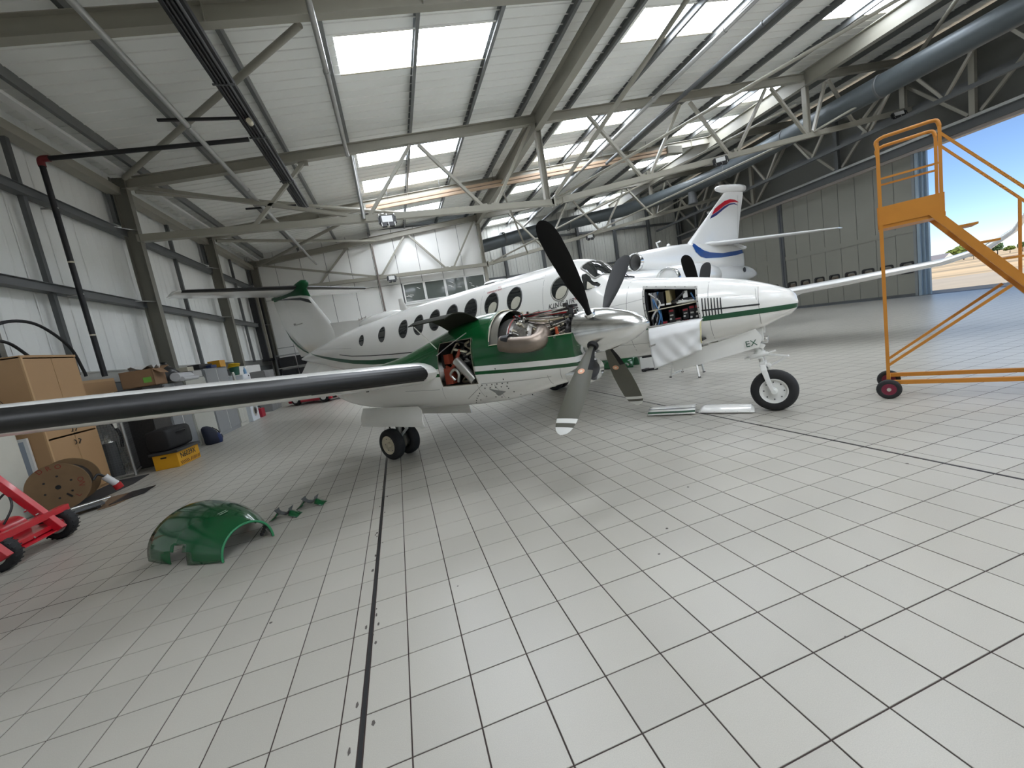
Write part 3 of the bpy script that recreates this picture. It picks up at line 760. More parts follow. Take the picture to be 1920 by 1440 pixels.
# panel seams
mb = MB()
for x in (-0.03, -0.56 - 0.02, -1.62, -2.95, -4.28):
    zt, zb_, hw = interp(FUS.t, x)
    lineon(mb, [(x, zb_ + 0.06 + (zt - zb_ - .12) * i / 14) for i in range(15)], 0.005, F, 0.002, 1)
for pts in ([(-0.05, 1.54), (-0.06, 1.68)], [(-2.95, 2.42), (-4.2, 2.42)], [(-1.39, 1.80), (-1.6, 1.78), (-2.3, 1.75)], [(-1.4, 1.17), (-2.6, 1.2)], [(-8.6, 1.9), (-9.6, 1.98), (-10.6, 2.05)]):
    lineon(mb, pts, 0.004, F, 0.002, 8)
mb.build('panel_seam', SEAM, PLANE, kind='stuff')
# louvres on the nose
for i in range(7):
    x = -0.65 + i * 0.035
    mb = MB(); lineon(mb, [(x, 1.67 - 0.005 * i), (x + 0.004, 1.43)], 0.014, F, 0.003, 6); mb.build('louvre_slot', M_BLACK, PLANE)
# antennas, dome, fairing on the roof
mb = MB().loft([[V((-7.02 - .14 + .14 * s_ * cos(a) - 0.08 * k, 0.018 * sin(a), 2.5 + 0.34 * k)) for a in [2 * pi * i / 12 for i in range(12)]] for k, s_ in ((0, 1.1), (0.6, .75), (1, .45))])
mb.build('blade_antenna', M_AW, PLANE, smooth=True)
MB().lathe([(0.26, 0), (0.24, 0.03), (0.16, 0.055), (0.01, 0.065)], (-4.35, 0, 2.62)).build('roof_dome', M_AW, PLANE, smooth=True)
rr = []
for t in [i / 14 for i in range(15)]:
    x = -7.05 - 1.9 * t; h = 0.16 * (sin(pi * min(1, t * 1.0 + .02)) ** 0.6); w = 0.34 * (sin(pi * (t * .96 + .02)) ** 0.5)
    rr.append([V((x, w * cos(a), 2.42 + (0.07 + h) * max(0, sin(a)))) for a in [pi * i / 10 for i in range(11)]])
mb = MB(); mb.loft(rr, closed=False); mb.build('antenna_fairing', M_AW, PLANE, smooth=True)
# writing
tm = lambda x, z, o=0.01: basis((x, FUS.y(x + .2, z + .03) - o, z), (1, FUS.y(x + .4, z) - FUS.y(x, z), 0.06), (0.0, 0.02, 1))
text_mesh('KINGAIR', 0.108, M_BLACK, 'lettering', PLANE, tm(-2.86, 1.90), shear=0.35, space=1.15)
text_mesh('3', 0.108, M_RED, 'red_numeral', PLANE, tm(-2.42, 1.922), shear=0.35)
text_mesh('Beechcraft', 0.085, mat('brown_ink', (0.16, 0.11, 0.09), 0.6), 'dorsal_lettering', PLANE, basis((-8.95, -0.075, 2.58), (1, 0, 0.06), (0, 0.12, 1)), shear=0.2)
text_mesh('EMERGENCY EXIT', 0.042, M_RED, 'exit_lettering', PLANE, basis((-4.17, FUS.y(-4, 2.40) - 0.012, 2.395), (1, 0, 0.03), (0, .55, 1)))
text_mesh('PULL', 0.035, M_RED, 'exit_lettering', PLANE, basis((-3.95, FUS.y(-4, 2.46) - 0.012, 2.455), (1, 0, 0.03), (0, .8, 1)))

# ---- tail
def foil(chord, t, n=14):
    out = []
    for i in range(n + 1):
        c = (1 - cos(pi * i / n)) / 2; out.append((c * chord, 5 * t * chord * (0.2969 * sqrt(c) - 0.126 * c - 0.3516 * c * c + 0.2843 * c**3 - 0.1036 * c**4)))
    return out
def foil_ring(le, chord, t, ax, th, cam=0.0):
    """closed ring: le point, ax = chord direction (points aft), th = thickness direction"""
    le, ax, th = V(le), V(ax), V(th); up = foil(chord, t)
    cl = lambda c: cam * chord * 4 * (c / chord) * (1 - c / chord)
    r = [le + ax * c + th * (cl(c) + y) for c, y in up]; r += [le + ax * c + th * (cl(c) - y) for c, y in reversed(up[1:-1])]
    return r
fin_st = [(2.0, -9.6, -12.36), (2.35, -9.95, -12.58), (2.74, -10.34, -12.85), (3.1, -10.66, -13.02), (3.45, -10.98, -13.14), (3.70, -11.22, -13.24), (3.86, -11.34, -13.30)]
MB().loft([foil_ring((a, 0, z), a - b, 0.075, (-1, 0, 0), (0, 1, 0)) for z, a, b in fin_st]).build('fin', M_AW, PLANE, smooth=50)
rud = [(1.96, -11.6, -12.42), (2.3, -11.8, -12.63), (2.88, -12.12, -13.04), (3.5, -12.45, -13.26), (3.82, -12.62, -13.36)]
MB().loft([[V((a, 0.058, z)), V((a, -0.058, z)), V((b, -0.006, z)), V((b, 0.006, z))] for z, a, b in rud]).build('rudder', M_AW, PLANE)
mb = MB()
for s_ in (-1, 1):     # dark sweep at the foot of the rudder and band near its top
    lo = [(-12.90, 2.90), (-12.72, 2.56), (-12.39, 2.28), (-12.06, 2.10), (-11.82, 2.02)]; hi = [(-12.90, 2.905), (-12.66, 2.60), (-12.36, 2.35), (-12.05, 2.155), (-11.82, 2.05)]
    yy_ = lambda x, z: s_ * (0.062)
    mb.loft([[V((a[0], yy_(*a), a[1])), V((b[0], yy_(*b), b[1]))] for a, b in zip(lo, hi)], closed=False)
mb.build('green_sweep', M_AGD, PLANE)
mb = MB()
for s_ in (-1, 1):
    lo = [(-11.02, 3.40), (-11.5, 3.575), (-12.05, 3.68), (-12.6, 3.77), (-13.1, 3.84)]; hi = [(-11.12, 3.53), (-11.5, 3.66), (-12.05, 3.73), (-12.6, 3.80), (-13.1, 3.855)]
    mb.loft([[V((a[0], s_ * (0.05 + 0.055 * min(1, (-11.0 - a[0]) * 2.2)) * (1 if a[0] > -12.5 else .75), a[1])), V((b[0], s_ * (0.05 + 0.055 * min(1, (-11.08 - b[0]) * 2.2)) * (1 if b[0] > -12.5 else .75), b[1]))] for a, b in zip(lo, hi)], closed=False)
mb.build('fin_band', M_ABK, PLANE)
mb = MB()    # dorsal fin running to the cabin roof
mb.loft([[V((-8.3, 0.02, 2.46)), V((-8.3, -0.02, 2.46)), V((-8.3, -0.005, 2.53)), V((-8.3, 0.005, 2.53))], [V((-9.4, 0.06, 2.33)), V((-9.4, -0.06, 2.33)), V((-9.4, -0.012, 2.65)), V((-9.4, 0.012, 2.65))],
         [V((-10.45, 0.1, 2.15)), V((-10.45, -0.1, 2.15)), V((-10.45, -0.03, 2.735)), V((-10.45, 0.03, 2.735))]]); mb.build('dorsal_fin', M_AW, PLANE)
# bullet fairing at the top of the fin
bl = [(-11.14, 4.02, 0.012, 0.02), (-11.18, 4.01, 0.07, 0.09), (-11.4, 3.98, 0.125, 0.17), (-11.7, 3.95, 0.13, 0.16), (-12.1, 3.90, 0.11, 0.13), (-12.6, 3.87, 0.08, 0.08), (-13.3, 3.86, 0.03, 0.03)]
mb = MB().loft([[V((x, w * cos(2 * pi * k / 16), z + h * sin(2 * pi * k / 16))) for k in range(16)] for x, z, w, h in bl])
low = [(-11.12, 3.62, .01), (-11.2, 3.655, .05), (-11.5, 3.72, .078), (-12.05, 3.79, .08), (-12.7, 3.85, .06), (-13.3, 3.885, .035), (-13.46, 3.90, .01)]
mb.loft([[V((x, -w, z)), V((x, w, z)), V((x if x < -11.3 else x - .15, w, 3.97)), V((x if x < -11.3 else x - .15, -w, 3.97))] for x, z, w in low]); mb.build('bullet_fairing', mat('tail_green', (0.004, 0.062, 0.02), 0.45, spec=.25), PLANE, smooth=60)
for s_ in (-1, 1):
    st = [(0.05, -11.52, 1.45, 3.98), (2.72, -12.2, 0.92, 4.04), (2.81, -12.36, 0.72, 4.045)]
    tp = MB().loft([foil_ring((x, s_ * y, z), c, 0.10, (-1, 0, -0.035), (0, 0, 1)) for y, x, c, z in st]).build('tailplane', M_AW, PLANE, smooth=50)
    rings = []
    for y, x, c, z in [(0.12, -11.535, 1.43, 3.982), (1.4, -11.865, 1.18, 4.01), (2.70, -12.195, 0.92, 4.04)]:
        full = foil(c, 0.108); pts = [V((x + 0.006 - a, s_ * y, z + b)) for a, b in reversed(full[:5])] + [V((x + 0.006 - a, s_ * y, z - b)) for a, b in full[1:5]]
        rings.append(pts)
    MB().loft(rings, closed=False).build('deice_boot', M_BOOT, tp, smooth=60)
    mb = MB(); mb.loft([[V((-9.9, s_ * 0.42, 1.45)), V((-9.9, s_ * 0.40, 1.43))], [V((-11.0, s_ * 0.55, 1.30)), V((-11.0, s_ * 0.53, 1.28))], [V((-11.9, s_ * 0.5, 1.28)), V((-11.9, s_ * 0.48, 1.26))], [V((-11.9, s_ * 0.12, 1.78)), V((-11.9, s_ * 0.1, 1.76))]], closed=False)
    mb.add([V((-9.9, s_ * 0.42, 1.45)), V((-11.0, s_ * 0.55, 1.30)), V((-11.9, s_ * 0.5, 1.28)), V((-11.9, s_ * 0.12, 1.78)), V((-11.0, s_ * .2, 1.66))], [(0, 1, 2, 3, 4)]); mb.build('ventral_fin', M_AW, PLANE)
MB().box((-12.2, -0.09, 2.97), (0.02, 0.06, 0.03)).box((-11.98, -0.1, 2.93), (0.5, 0.02, 0.014)).build('rudder_linkage', M_GREYRIM, PLANE)

# ---- wings
def wz(y): return 1.10 + 0.095 * (abs(y) - 0.7)
wst = [(0.3, -3.05, 2.2, 0.16, 1.07), (2.4, -3.18, 2.05, 0.16, wz(2.4)), (3.1, -3.27, 1.90, 0.155, wz(3.1)), (5.2, -3.42, 1.52, 0.172, wz(5.2)), (7.2, -3.56, 1.2, 0.16, wz(7.2)), (8.75, -3.67, 0.95, 0.14, wz(8.75)), (8.95, -3.8, 0.7, 0.11, wz(8.95))]
for s_ in (-1, 1):
    fine = []
    for a, b in zip(wst[:-1], wst[1:]): fine += [[p + (q - p) * k / 6 for p, q in zip(a, b)] for k in range(6)]
    fine.append(wst[-1])
    w = MB().loft([foil_ring((x, s_ * y, z), c, t, (-1, 0, -0.03), (0, 0, 1), 0.015) for y, x, c, t, z in fine]).build('wing', M_AW, PLANE, smooth=50)
    wg = MB().loft([foil_ring((x, s_ * y, z), c, 0.09, (-1, 0, 0), (0, s_ * n0, n1), 0.0) for x, y, z, c, n0, n1 in ((-3.75, 8.92, wz(8.92), .75, 0, 1), (-3.95, 9.05, wz(9) + .15, .55, -.7, .7), (-4.25, 9.12, wz(9) + .6, .3, -1, .1))]).build('winglet', M_AW, w, smooth=50)
    for y0, y1, nm in ((3.12, 4.47, 'inner_boot'), (4.44, 8.85, 'outer_boot')):
        rings = []
        for i in range(9):
            y = y0 + (y1 - y0) * i / 8
            for a, b in zip(wst[:-1], wst[1:]):
                if a[0] <= y <= b[0]:
                    u = (y - a[0]) / (b[0] - a[0]); x, c, t, z = [a[k] + (b[k] - a[k]) * u for k in (1, 2, 3, 4)]
            L_ = 0.10; tt = t * 1.04
            lim = [(L_ * (k / 10) ** 2, 5 * tt * c * (0.2969 * sqrt(L_ * (k / 10) ** 2 / c) - 0.126 * (L_ * (k / 10) ** 2 / c) - 0.3516 * (L_ * (k / 10) ** 2 / c) ** 2)) for k in range(11)]
            if nm == 'inner_boot':    # ribbed inflatable tubes
                lim = [(q[0], q[1] + (0.004 if k % 3 == 1 else 0)) for k, q in enumerate(lim)]
            cl = lambda q: 0.015 * c * 4 * (q / c) * (1 - q / c)
            rings.append([V((x + 0.008 - q[0], s_ * y, z + cl(q[0]) + q[1])) for q in reversed(lim)] + [V((x + 0.008 - q[0], s_ * y, z + cl(q[0]) - q[1])) for q in lim[1:]])
        MB().loft(rings, closed=False).build(nm, M_BOOT, w, smooth=60)
    # boot nose cap against the nacelle and thin black fairing lip
    MB().box((-4.6, s_ * 3.6, wz(3.6) - 0.16), (0.05, 0.03, 0.05)).box((-4.3, s_ * 3.3, wz(3.3) - 0.15), (0.04, 0.02, 0.03)).build('drain_mast', M_BLACK, w)
    MB().tube([(-4.3, s_ * 5.75, wz(5.75) - .09), (-4.3, s_ * 5.75, wz(5.75) - .17)], [0.02, 0.008], 8).build('static_mast', M_AW, w)

# ---- nacelles
NTAB = [(-1.45, 1.762, 1.10, 0.262), (-1.52, 1.79, 1.05, 0.30), (-1.62, 1.815, 1.02, 0.33), (-1.8, 1.845, 0.985, 0.375), (-2.1, 1.885, 0.915, 0.42), (-2.45, 1.92, 0.85, 0.45), (-2.8, 1.915, 0.815, 0.47), (-3.05, 1.865, 0.80, 0.475), (-3.4, 1.78, 0.795, 0.475),
        (-3.9, 1.65, 0.785, 0.47), (-4.4, 1.55, 0.785, 0.46), (-5.1, 1.47, 0.81, 0.42), (-5.7, 1.42, 0.88, 0.34), (-6.2, 1.38, 1.02, 0.24), (-6.75, 1.32, 1.18, 0.10)]
def nacelle(yc, open_):
    B = Body(NTAB, yc, 2.2)
    me = MB().loft([B.ring(x, 56) for x in stations(NTAB, 0.1)]).mesh('nacelle', [M_AW, M_AG], smooth=50)
    bm = bmesh.new(); bm.from_mesh(me)
    def zl(x, k): return (1.345, 1.285, 1.245)[k] + (-0.0 - 0.030 * (x + 3.0) if x > -3.0 else 0.02 * (-3 - x))
    for k in range(3):
        for co, no in (((-3.0, 0, zl(-3.0, k)), (0.030, 0, 1)),):
            bmesh.ops.bisect_plane(bm, geom=bm.faces[:] + bm.edges[:] + bm.verts[:], plane_co=co, plane_no=V(no).normalized(), dist=1e-5)
    for f in bm.faces:
        c = f.calc_center_median(); L = [z0 - 0.030 * (c.x + 3.0) for z0 in (1.345, 1.285, 1.245)]
        f.material_index = 1 if c.z > L[0] or L[2] < c.z < L[1] else 0
    if open_:
        cut_hole(bm, -3.22, -2.66, 1.125, 1.66, lambda c: c.y < yc - 0.1)
        cut_hole(bm, -2.40, -1.40, 1.545, 2.2, lambda c: True)
    bmesh.ops.solidify(bm, geom=bm.faces[:], thickness=0.008)
    bm.to_mesh(me); bm.free()
    nac = link('nacelle', me, PLANE)
    for p in me.polygons: p.use_smooth = True
    # chin air intake
    r1, r2, r3 = [], [], []
    for k in range(28):
        a = 2 * pi * k / 28; c_, q_ = cos(a), sin(a)
        r1.append(V((-1.60, yc + 0.235 * c_, 1.115 + 0.135 * q_))); r2.append(V((-1.385, yc + 0.235 * c_, 1.115 + 0.125 * q_))); r3.append(V((-1.40, yc + 0.195 * c_, 1.115 + 0.09 * q_)))
    mid = [(a + b) / 2 + V((0.035, 0, 0)) for a, b in zip(r2, r3)]
    MB().loft([r1, r2, mid, r3], cap=False).build('intake_lip', M_CHROME, PLANE, smooth=60)
    back = [V((-1.56, p.y, p.z)) for p in r3]
    MB().loft([r3, back]).build('intake_duct', M_BLACK, PLANE, smooth=60)
    # spinner and propeller
    sp = MB().lathe([(0.232, -0.02), (0.236, 0.0), (0.236, 0.10), (0.228, 0.2), (0.208, 0.32), (0.172, 0.45), (0.122, 0.57), (0.066, 0.655), (0.02, 0.695), (0.001, 0.70)], (-1.44, yc, 1.525), (1, 0, 0), 40).build('spinner', M_CHROME, PLANE, smooth=50)
    mb = MB()
    for k in range(24):
        a = 2 * pi * k / 24; mb.lathe([(0.005, 0), (0.004, 0.003), (0.0005, 0.004)], (-1.42, yc + 0.234 * cos(a), 1.525 + 0.234 * sin(a)), (0, cos(a), sin(a)), 6)
    mb.build('spinner_rivet', M_GREYRIM, sp, kind='stuff')
    MB().lathe([(0.2, 0), (0.2, 0.05)], (-1.50, yc, 1.525), (1, 0, 0), 32).build('back_plate', M_IRON, sp)
    for ang in ((130, 38, 218, 310) if yc < 0 else (133, 43, 223, 313)):
        a = radians(ang); rd = V((0, cos(a), sin(a))); tg = V((0, -sin(a), cos(a)))
        hub = V((-1.27, yc, 1.525))
        prof = [(0.17, .05, .045, 55), (0.24, .055, .04, 40), (0.32, .085, .03, 22), (0.42, .13, .022, 14), (0.56, .175, .019, 9), (0.75, .21, .016, 6), (0.95, .222, .013, 3), (1.10, .215, .011, 2), (1.14, .21, .0105, 2), (1.19, .197, .01, 2), (1.235, .175, .009, 2), (1.275, .135, .008, 2), (1.30, .085, .006, 2), (1.315, .02, .003, 2)]
        rings = []
        for r, ch, th, tw in prof:
            t = radians(tw); cx_ = V((cos(t), 0, 0)) + tg * sin(t); nx_ = V((-sin(t), 0, 0)) + tg * cos(t); c0 = hub + rd * r + V((0.0, 0, 0))
            rings.append([c0 + cx_ * (u * ch / 2) + nx_ * (v * th) for u, v in ((1, 0), (.85, .55), (.4, 1), (-.3, .9), (-.8, .35), (-1, 0), (-.8, -.25), (-.3, -.45), (.4, -.5), (.85, -.3))])
        MBl = MB(); n = 10
        MBl.loft(rings)
        MBl.mi = []
        for f in range(len(rings) - 1):
            r = (prof[f][0] + prof[f + 1][0]) / 2
            for k in range(n):
                face_black = k in (0, 1, 2, 3, 4)          # the side that faces the direction of turning
                m = 0 if face_black else 1
                if not face_black and (1.14 <= r <= 1.19 or r > 1.235): m = 2
                if not face_black and r < 0.56 and k in (9, 8): m = 0
                MBl.mi.append(m)
        MBl.mi += [1, 1]
        b = MBl.build('propeller_blade', [mat('blade_black', (0.006, 0.006, 0.006), 0.6, spec=.25), mat('blade_grey', (0.08, 0.077, 0.056), 0.45, var=0.06), mat('blade_white', (0.7, 0.7, 0.66), 0.4)], PLANE, smooth=60)
        MB().lathe([(0.062, 0), (0.058, 0.07), (0.05, 0.09)], hub + rd * 0.165, rd, 16).build('blade_cuff', M_CHROME if ang == 130 else M_RUBBER, b, smooth=40)
        c0 = hub + rd * 0.585 - tg * 0.012
        if ang in (218, 310):
            mb = MB().lathe([(0.034, 0), (0.034, 0.003), (0.001, 0.0032)], c0 - V((0.02, 0, 0)), -tg + V((0.12, 0, 0)), 20); dd = mb.build('maker_badge', mat('badge_orange', (0.72, 0.36, 0.22), 0.5), b)
            MB().lathe([(0.014, 0), (0.014, 0.004), (0.001, 0.0042)], c0 - V((0.02, 0, 0)), -tg + V((0.12, 0, 0)), 12).build('badge_centre', mat('badge_cream', (0.75, 0.66, 0.5), 0.5), dd)
    # exhaust stacks
    for s_ in (-1, 1):
        pth = smoothpath([(-1.86, yc + s_ * 0.13, 1.58), (-1.79, yc + s_ * 0.25, 1.56), (-1.775, yc + s_ * 0.35, 1.52), (-1.86, yc + s_ * 0.43, 1.50), (-2.05, yc + s_ * 0.455, 1.515), (-2.19, yc + s_ * 0.46, 1.545)], 6)
        n_ = len(pth)
        st = MB().tube(pth, [0.108 - 0.021 * min(1, i / (n_ * .5)) for i in range(n_)], 24, cap=False).build('exhaust_stack', M_EXH, PLANE, smooth=60)
        MB().tube([pth[-1] + V((0.002, 0, 0)), pth[-1] + V((0.12, -0.01 * s_, 0.004))], 0.084, 20).build('stack_bore', M_BLACK, st)
    return B
NB = nacelle(-2.5, True)
nacelle(2.5, False)
# edges of the openings
N = NB.p
mb = MB()
for z, y_ in ((1.125, 1), (1.66, 1)):
    mb.tube([NB.p(x, z, -0.002) for x in [-3.22 + .56 * i / 8 for i in range(9)]], 0.004, 6)
for x in (-3.22, -2.66):
    mb.tube([NB.p(x, z, -0.002) for z in [1.125 + .535 * i / 8 for i in range(9)]], 0.004, 6)
mb.build('door_frame', mat('frame_olive', (0.2, 0.18, 0.12), 0.5), PLANE)
mb = MB()
lo = NB.ring(-2.40, 72); up = [p for p in lo if p.z > 1.545]; up.sort(key=lambda p: atan2(p.z - 1.4, p.y + 2.5))
mb.tube([p + V((0, 0, 0)) for p in up], 0.006, 6)
for s_ in (-1, 1): mb.tube([NB.p(x, 1.545, 0, s_) for x in [-2.40 + .95 * i / 10 for i in range(11)]], 0.005, 6)
mb.build('cowl_edge', M_CREAM, PLANE)
mb = MB()
for pts in ([(-2.62, 1.12), (-2.1, 1.115), (-1.75, 1.12)], [(-2.45, 1.10), (-2.42, .98), (-2.45, .90)], [(-1.62, 1.20), (-1.66, 1.08)], [(-3.3, .95), (-3.24, 1.12)], [(-2.62, 1.1), (-2.95, .93)], [(-1.78, 1.14), (-1.8, 1.02)], [(-3.95, 1.1), (-3.3, 1.09)], [(-2.68, 1.14), (-2.68, .92)]):
    lineon(mb, pts, 0.004, N, 0.003, 6)
mb.build('panel_seam', SEAM, PLANE, kind='stuff')
mb = MB()
for x, z in [(-2.62 + .07 * i, 1.10) for i in range(6)] + [(-2.6 + .075 * i, 1.06) for i in range(5)] + [(-2.72 - .05 * i, 1.0 - .035 * i) for i in range(5)] + [(-2.3 + .03 * i, 1.03 - .05 * i) for i in range(4)] + [(-2.55, .93), (-2.48, .92), (-2.42, .9), (-2.36, 1.28), (-2.3, 1.15), (-2.8, .9), (-2.66, .95)]:
    mb.lathe([(0.0085, 0), (0.007, 0.003), (0.0005, 0.004)], N(x, z), (0, -1, -0.2), 8)
mb.build('fastener', M_BLACK, PLANE, kind='stuff')
mb = MB(); patch(mb, (-2.47, 1.0), [(-2.55, 1.05), (-2.50, .945), (-2.36, .995)], N, 0.003, 2); mb.add([N(-2.55, 1.05, .004), N(-2.36, .995, .004), N(-2.45, .97, .03)], [(0, 1, 2)]); mb.build('flush_inlet', mat('inlet_grey', (0.2, 0.2, 0.19), 0.4), PLANE)
text_mesh('97', 0.03, M_SIL, 'cowl_marking', PLANE, basis((-1.62, NB.y(-1.6, 1.50) - .012, 1.515), (1, -0.1, 0.02), (0, 0, 1)))
# ---- open starboard accessory bay
mb = MB().bb((-3.26, -2.62, 1.08), (-2.62, -2.58, 1.74)); mb.bb((-3.27, -2.85, 1.13), (-3.235, -2.55, 1.66)); mb.bb((-2.645, -2.84, 1.13), (-2.62, -2.55, 1.66)); mb.bb((-3.26, -2.85, 1.10), (-2.62, -2.55, 1.12))
bay = mb.build('accessory_bay', M_IRON, PLANE)
MB().cyl((-3.0, -2.86, 1.42), (-2.76, -2.88, 1.18), 0.058, 20).cyl((-2.765, -2.88, 1.185), (-2.735, -2.88, 1.155), 0.062, 20).build('starter_canister', M_SIL, bay, smooth=40)
MB().box((-3.16, -2.84, 1.24), (0.12, 0.1, 0.2)).tube(smoothpath([(-3.2, -2.85, 1.36), (-3.1, -2.87, 1.33), (-3.0, -2.87, 1.42), (-2.93, -2.84, 1.55)]), 0.02, 8).box((-3.17, -2.82, 1.45), (0.09, 0.08, 0.12)).build('red_oxide_mount', mat('red_oxide', (0.28, 0.05, 0.025), 0.5, var=0.3, scale=20), bay)
MB().tube(smoothpath([(-3.08, -2.86, 1.18), (-3.12, -2.88, 1.26), (-3.04, -2.88, 1.32), (-2.99, -2.87, 1.26), (-3.03, -2.86, 1.16)]), 0.02, 10).build('silver_duct', M_SIL, bay, smooth=60)
rnd = random.Random(5)
hm = [mat('hose_black', (0.02, 0.02, 0.022), 0.45), mat('hose_steel', (0.4, 0.39, 0.37), 0.3, metal=0.8), mat('hose_tan', (0.5, 0.43, 0.3), 0.5)]
for i in range(26):
    x = rnd.uniform(-3.18, -2.78); z = rnd.uniform(1.3, 1.66)
    pts = [(x, -2.65 - rnd.random() * .12, z)]
    for k in range(3): pts.append((max(-3.2, min(-2.68, pts[-1][0] + rnd.uniform(-.18, .25))), -2.65 - rnd.random() * .12, max(1.14, min(1.7, pts[-1][2] + rnd.uniform(-.2, .12)))))
    MB().tube(smoothpath(pts, 4), rnd.choice((.008, .012, .018)), 7).build('hose', hm[(0, 0, 1, 0, 2)[i % 5]], bay, smooth=60)
for i in range(12):
    MB().box((rnd.uniform(-3.15, -2.72), rnd.uniform(-2.74, -2.62), rnd.uniform(1.40, 1.64)), [rnd.uniform(.02, .07) for _ in range(3)], Matrix.Rotation(rnd.uniform(0, 1.5), 3, V((1, rnd.random(), .3)))).build('accessory_block', (M_IRON, M_BLACK, M_SIL)[i % 3] if i % 4 else M_IRON, bay)
mb = MB().box((-2.78, -2.80, 1.50), (0.18, 0.03, 0.018), Matrix.Rotation(-.3, 3, 'Y')).box((-2.93, -2.84, 1.535), (0.2, 0.03, 0.022), Matrix.Rotation(.25, 3, 'Y')); mb.build('cable_loom', M_CREAM, bay)
# cowl door propped open above the bay
rr = []
for i in range(9):
    x = -3.25 + 0.62 * i / 8; r = []
    for k in range(9):
        t = k / 8; r.append(V((x - 0.10 * t, -2.66 - 0.55 * t, 1.80 + 0.15 * sin(pi * t * .8) + 0.02 * t)))
    rr.append(r + [p + V((0, 0.002, 0.012)) for p in reversed(r)])
MB().loft(rr).build('bay_door', [mat('door_inside', (0.016, 0.016, 0.009), 0.8, spec=.2)], PLANE, smooth=40)
MB().cyl((-3.21, -2.95, 1.60), (-3.30, -3.16, 1.90), 0.006, 6).build('door_stay', M_SIL, PLANE)
MB().tube(smoothpath([(-3.2, -2.98, 1.52), (-2.95, -2.99, 1.62), (-2.70, -2.93, 1.73)]), 0.006, 6).build('door_stay', M_SIL, PLANE)

# ---- exposed engine
eng = MB().lathe([(0.20, 0), (0.27, 0.02), (0.28, 0.06), (0.28, 0.16), (0.24, 0.20)], (-2.42, -2.5, 1.525), (1, 0, 0), 36).build('engine', mat('inlet_screen', (0.30, 0.29, 0.27), 0.35, metal=0.7, var=0.6, scale=60), PLANE, smooth=30)
MB().lathe([(0.24, 0), (0.255, 0.05), (0.25, 0.22), (0.22, 0.26)], (-2.22, -2.5, 1.525), (1, 0, 0), 36).build('gas_generator', mat('speckled_case', (0.42, 0.40, 0.37), 0.35, metal=0.6, var=0.7, scale=45, bump=0.6), eng, smooth=30)
MB().lathe([(0.20, 0), (0.225, 0.06), (0.225, 0.14), (0.19, 0.24)], (-1.97, -2.5, 1.525), (1, 0, 0), 36).build('exhaust_case', M_EXH, eng, smooth=30)
MB().lathe([(0.15, 0), (0.17, 0.04), (0.17, 0.14), (0.12, 0.22), (0.10, 0.28)], (-1.74, -2.5, 1.525), (1, 0, 0), 30).build('reduction_gearbox', M_IRON, eng, smooth=30)
MB().lathe([(0.287, 0), (0.292, 0.006), (0.292, 0.014), (0.287, 0.02)], (-2.24, -2.5, 1.525), (1, 0, 0), 40, cap=False).build('red_fire_seal', mat('seal_red', (0.30, 0.05, 0.04), 0.5), eng)
rr = []
for x, s0 in ((-2.42, 1.0), (-2.3, .97), (-2.18, .8)):
    rr.append([V((x, -2.5 + .40 * s0 * cos(a), 1.52 + .385 * s0 * sin(a))) for a in [pi * .02 + pi * .96 * k / 24 for k in range(25)]])
MB().loft(rr[:2], closed=False).build('cowl_hoop', mat('hoop_metal', (0.36, 0.34, 0.30), 0.35, metal=0.6), eng, smooth=60)
for i in range(7):
    z = 1.80 + .02 * (i % 3)
    MB().tube([(-2.25, -2.5 + rnd.uniform(-.25, .2), 1.80 + rnd.uniform(-.06, .03)), (-1.85, -2.5 + rnd.uniform(-.25, .2), 1.82 + rnd.uniform(-.06, .02)), (-1.52, -2.5 + rnd.uniform(-.18, .15), 1.80 + rnd.uniform(-.05, .02))], 0.006 + .004 * (i % 2), 6).build('fuel_line', (M_SIL, M_RED, M_SIL, M_IRON)[i % 4], eng, smooth=60)
for i in range(90):
    a = rnd.uniform(1.2, 3.3) if i % 3 else rnd.uniform(.2, 1.6); x = rnd.uniform(-2.18, -1.98) if i % 2 else rnd.uniform(-1.74, -1.50); r0 = 0.255 if i % 2 else 0.18
    p = V((x, -2.5 + r0 * cos(a), 1.525 + r0 * sin(a)))
    q = p + V((rnd.uniform(-.05, .05), .05 * cos(a) + rnd.uniform(-.05, .05), .05 * sin(a) + rnd.uniform(-.03, .03)))
    MB().cyl(p * .98 + V((x, -2.5, 1.525)) * .02, q, rnd.uniform(.005, .016), 8).box(q, [rnd.uniform(.010, .028) for _ in range(3)], Matrix.Rotation(a, 3, 'X')).build('engine_fitting', (M_SIL, M_IRON, M_CHROME, M_IRON, M_CREAM)[i % 5], eng)
for i in range(12):
    a = pi * (.55 + .06 * i); x = -1.9 + .035 * i
    pts = [(-2.15 + .05 * i, -2.5 + .27 * cos(a), 1.525 + .27 * sin(a)), (-1.8, -2.5 + .25 * cos(a + .2), 1.525 + .25 * sin(a + .2)), (-1.55, -2.5 + .2 * cos(a - .2), 1.525 + .2 * sin(a - .2))]
    MB().tube(smoothpath(pts, 5), .006 + .003 * (i % 3), 6).build('oil_line', (M_IRON, M_SIL, hm[2])[i % 3], eng, smooth=60)
MB().cyl((-1.63, -2.72, 1.56), (-1.63, -2.73, 1.63), 0.016, 10).cyl((-1.63, -2.72, 1.555), (-1.63, -2.72, 1.575), 0.02, 10).build('orange_actuator', mat('orange_red', (0.5, 0.09, 0.03), 0.4), eng)
MB().box((-1.58, -2.56, 1.77), (0.14, 0.09, 0.07)).box((-1.55, -2.6, 1.83), (0.05, 0.04, 0.06)).box((-1.72, -2.55, 1.79), (0.05, 0.05, 0.09)).box((-1.52, -2.5, 1.82), (0.06, .12, .03)).build('governor', M_IRON, eng, bevel=0.006)

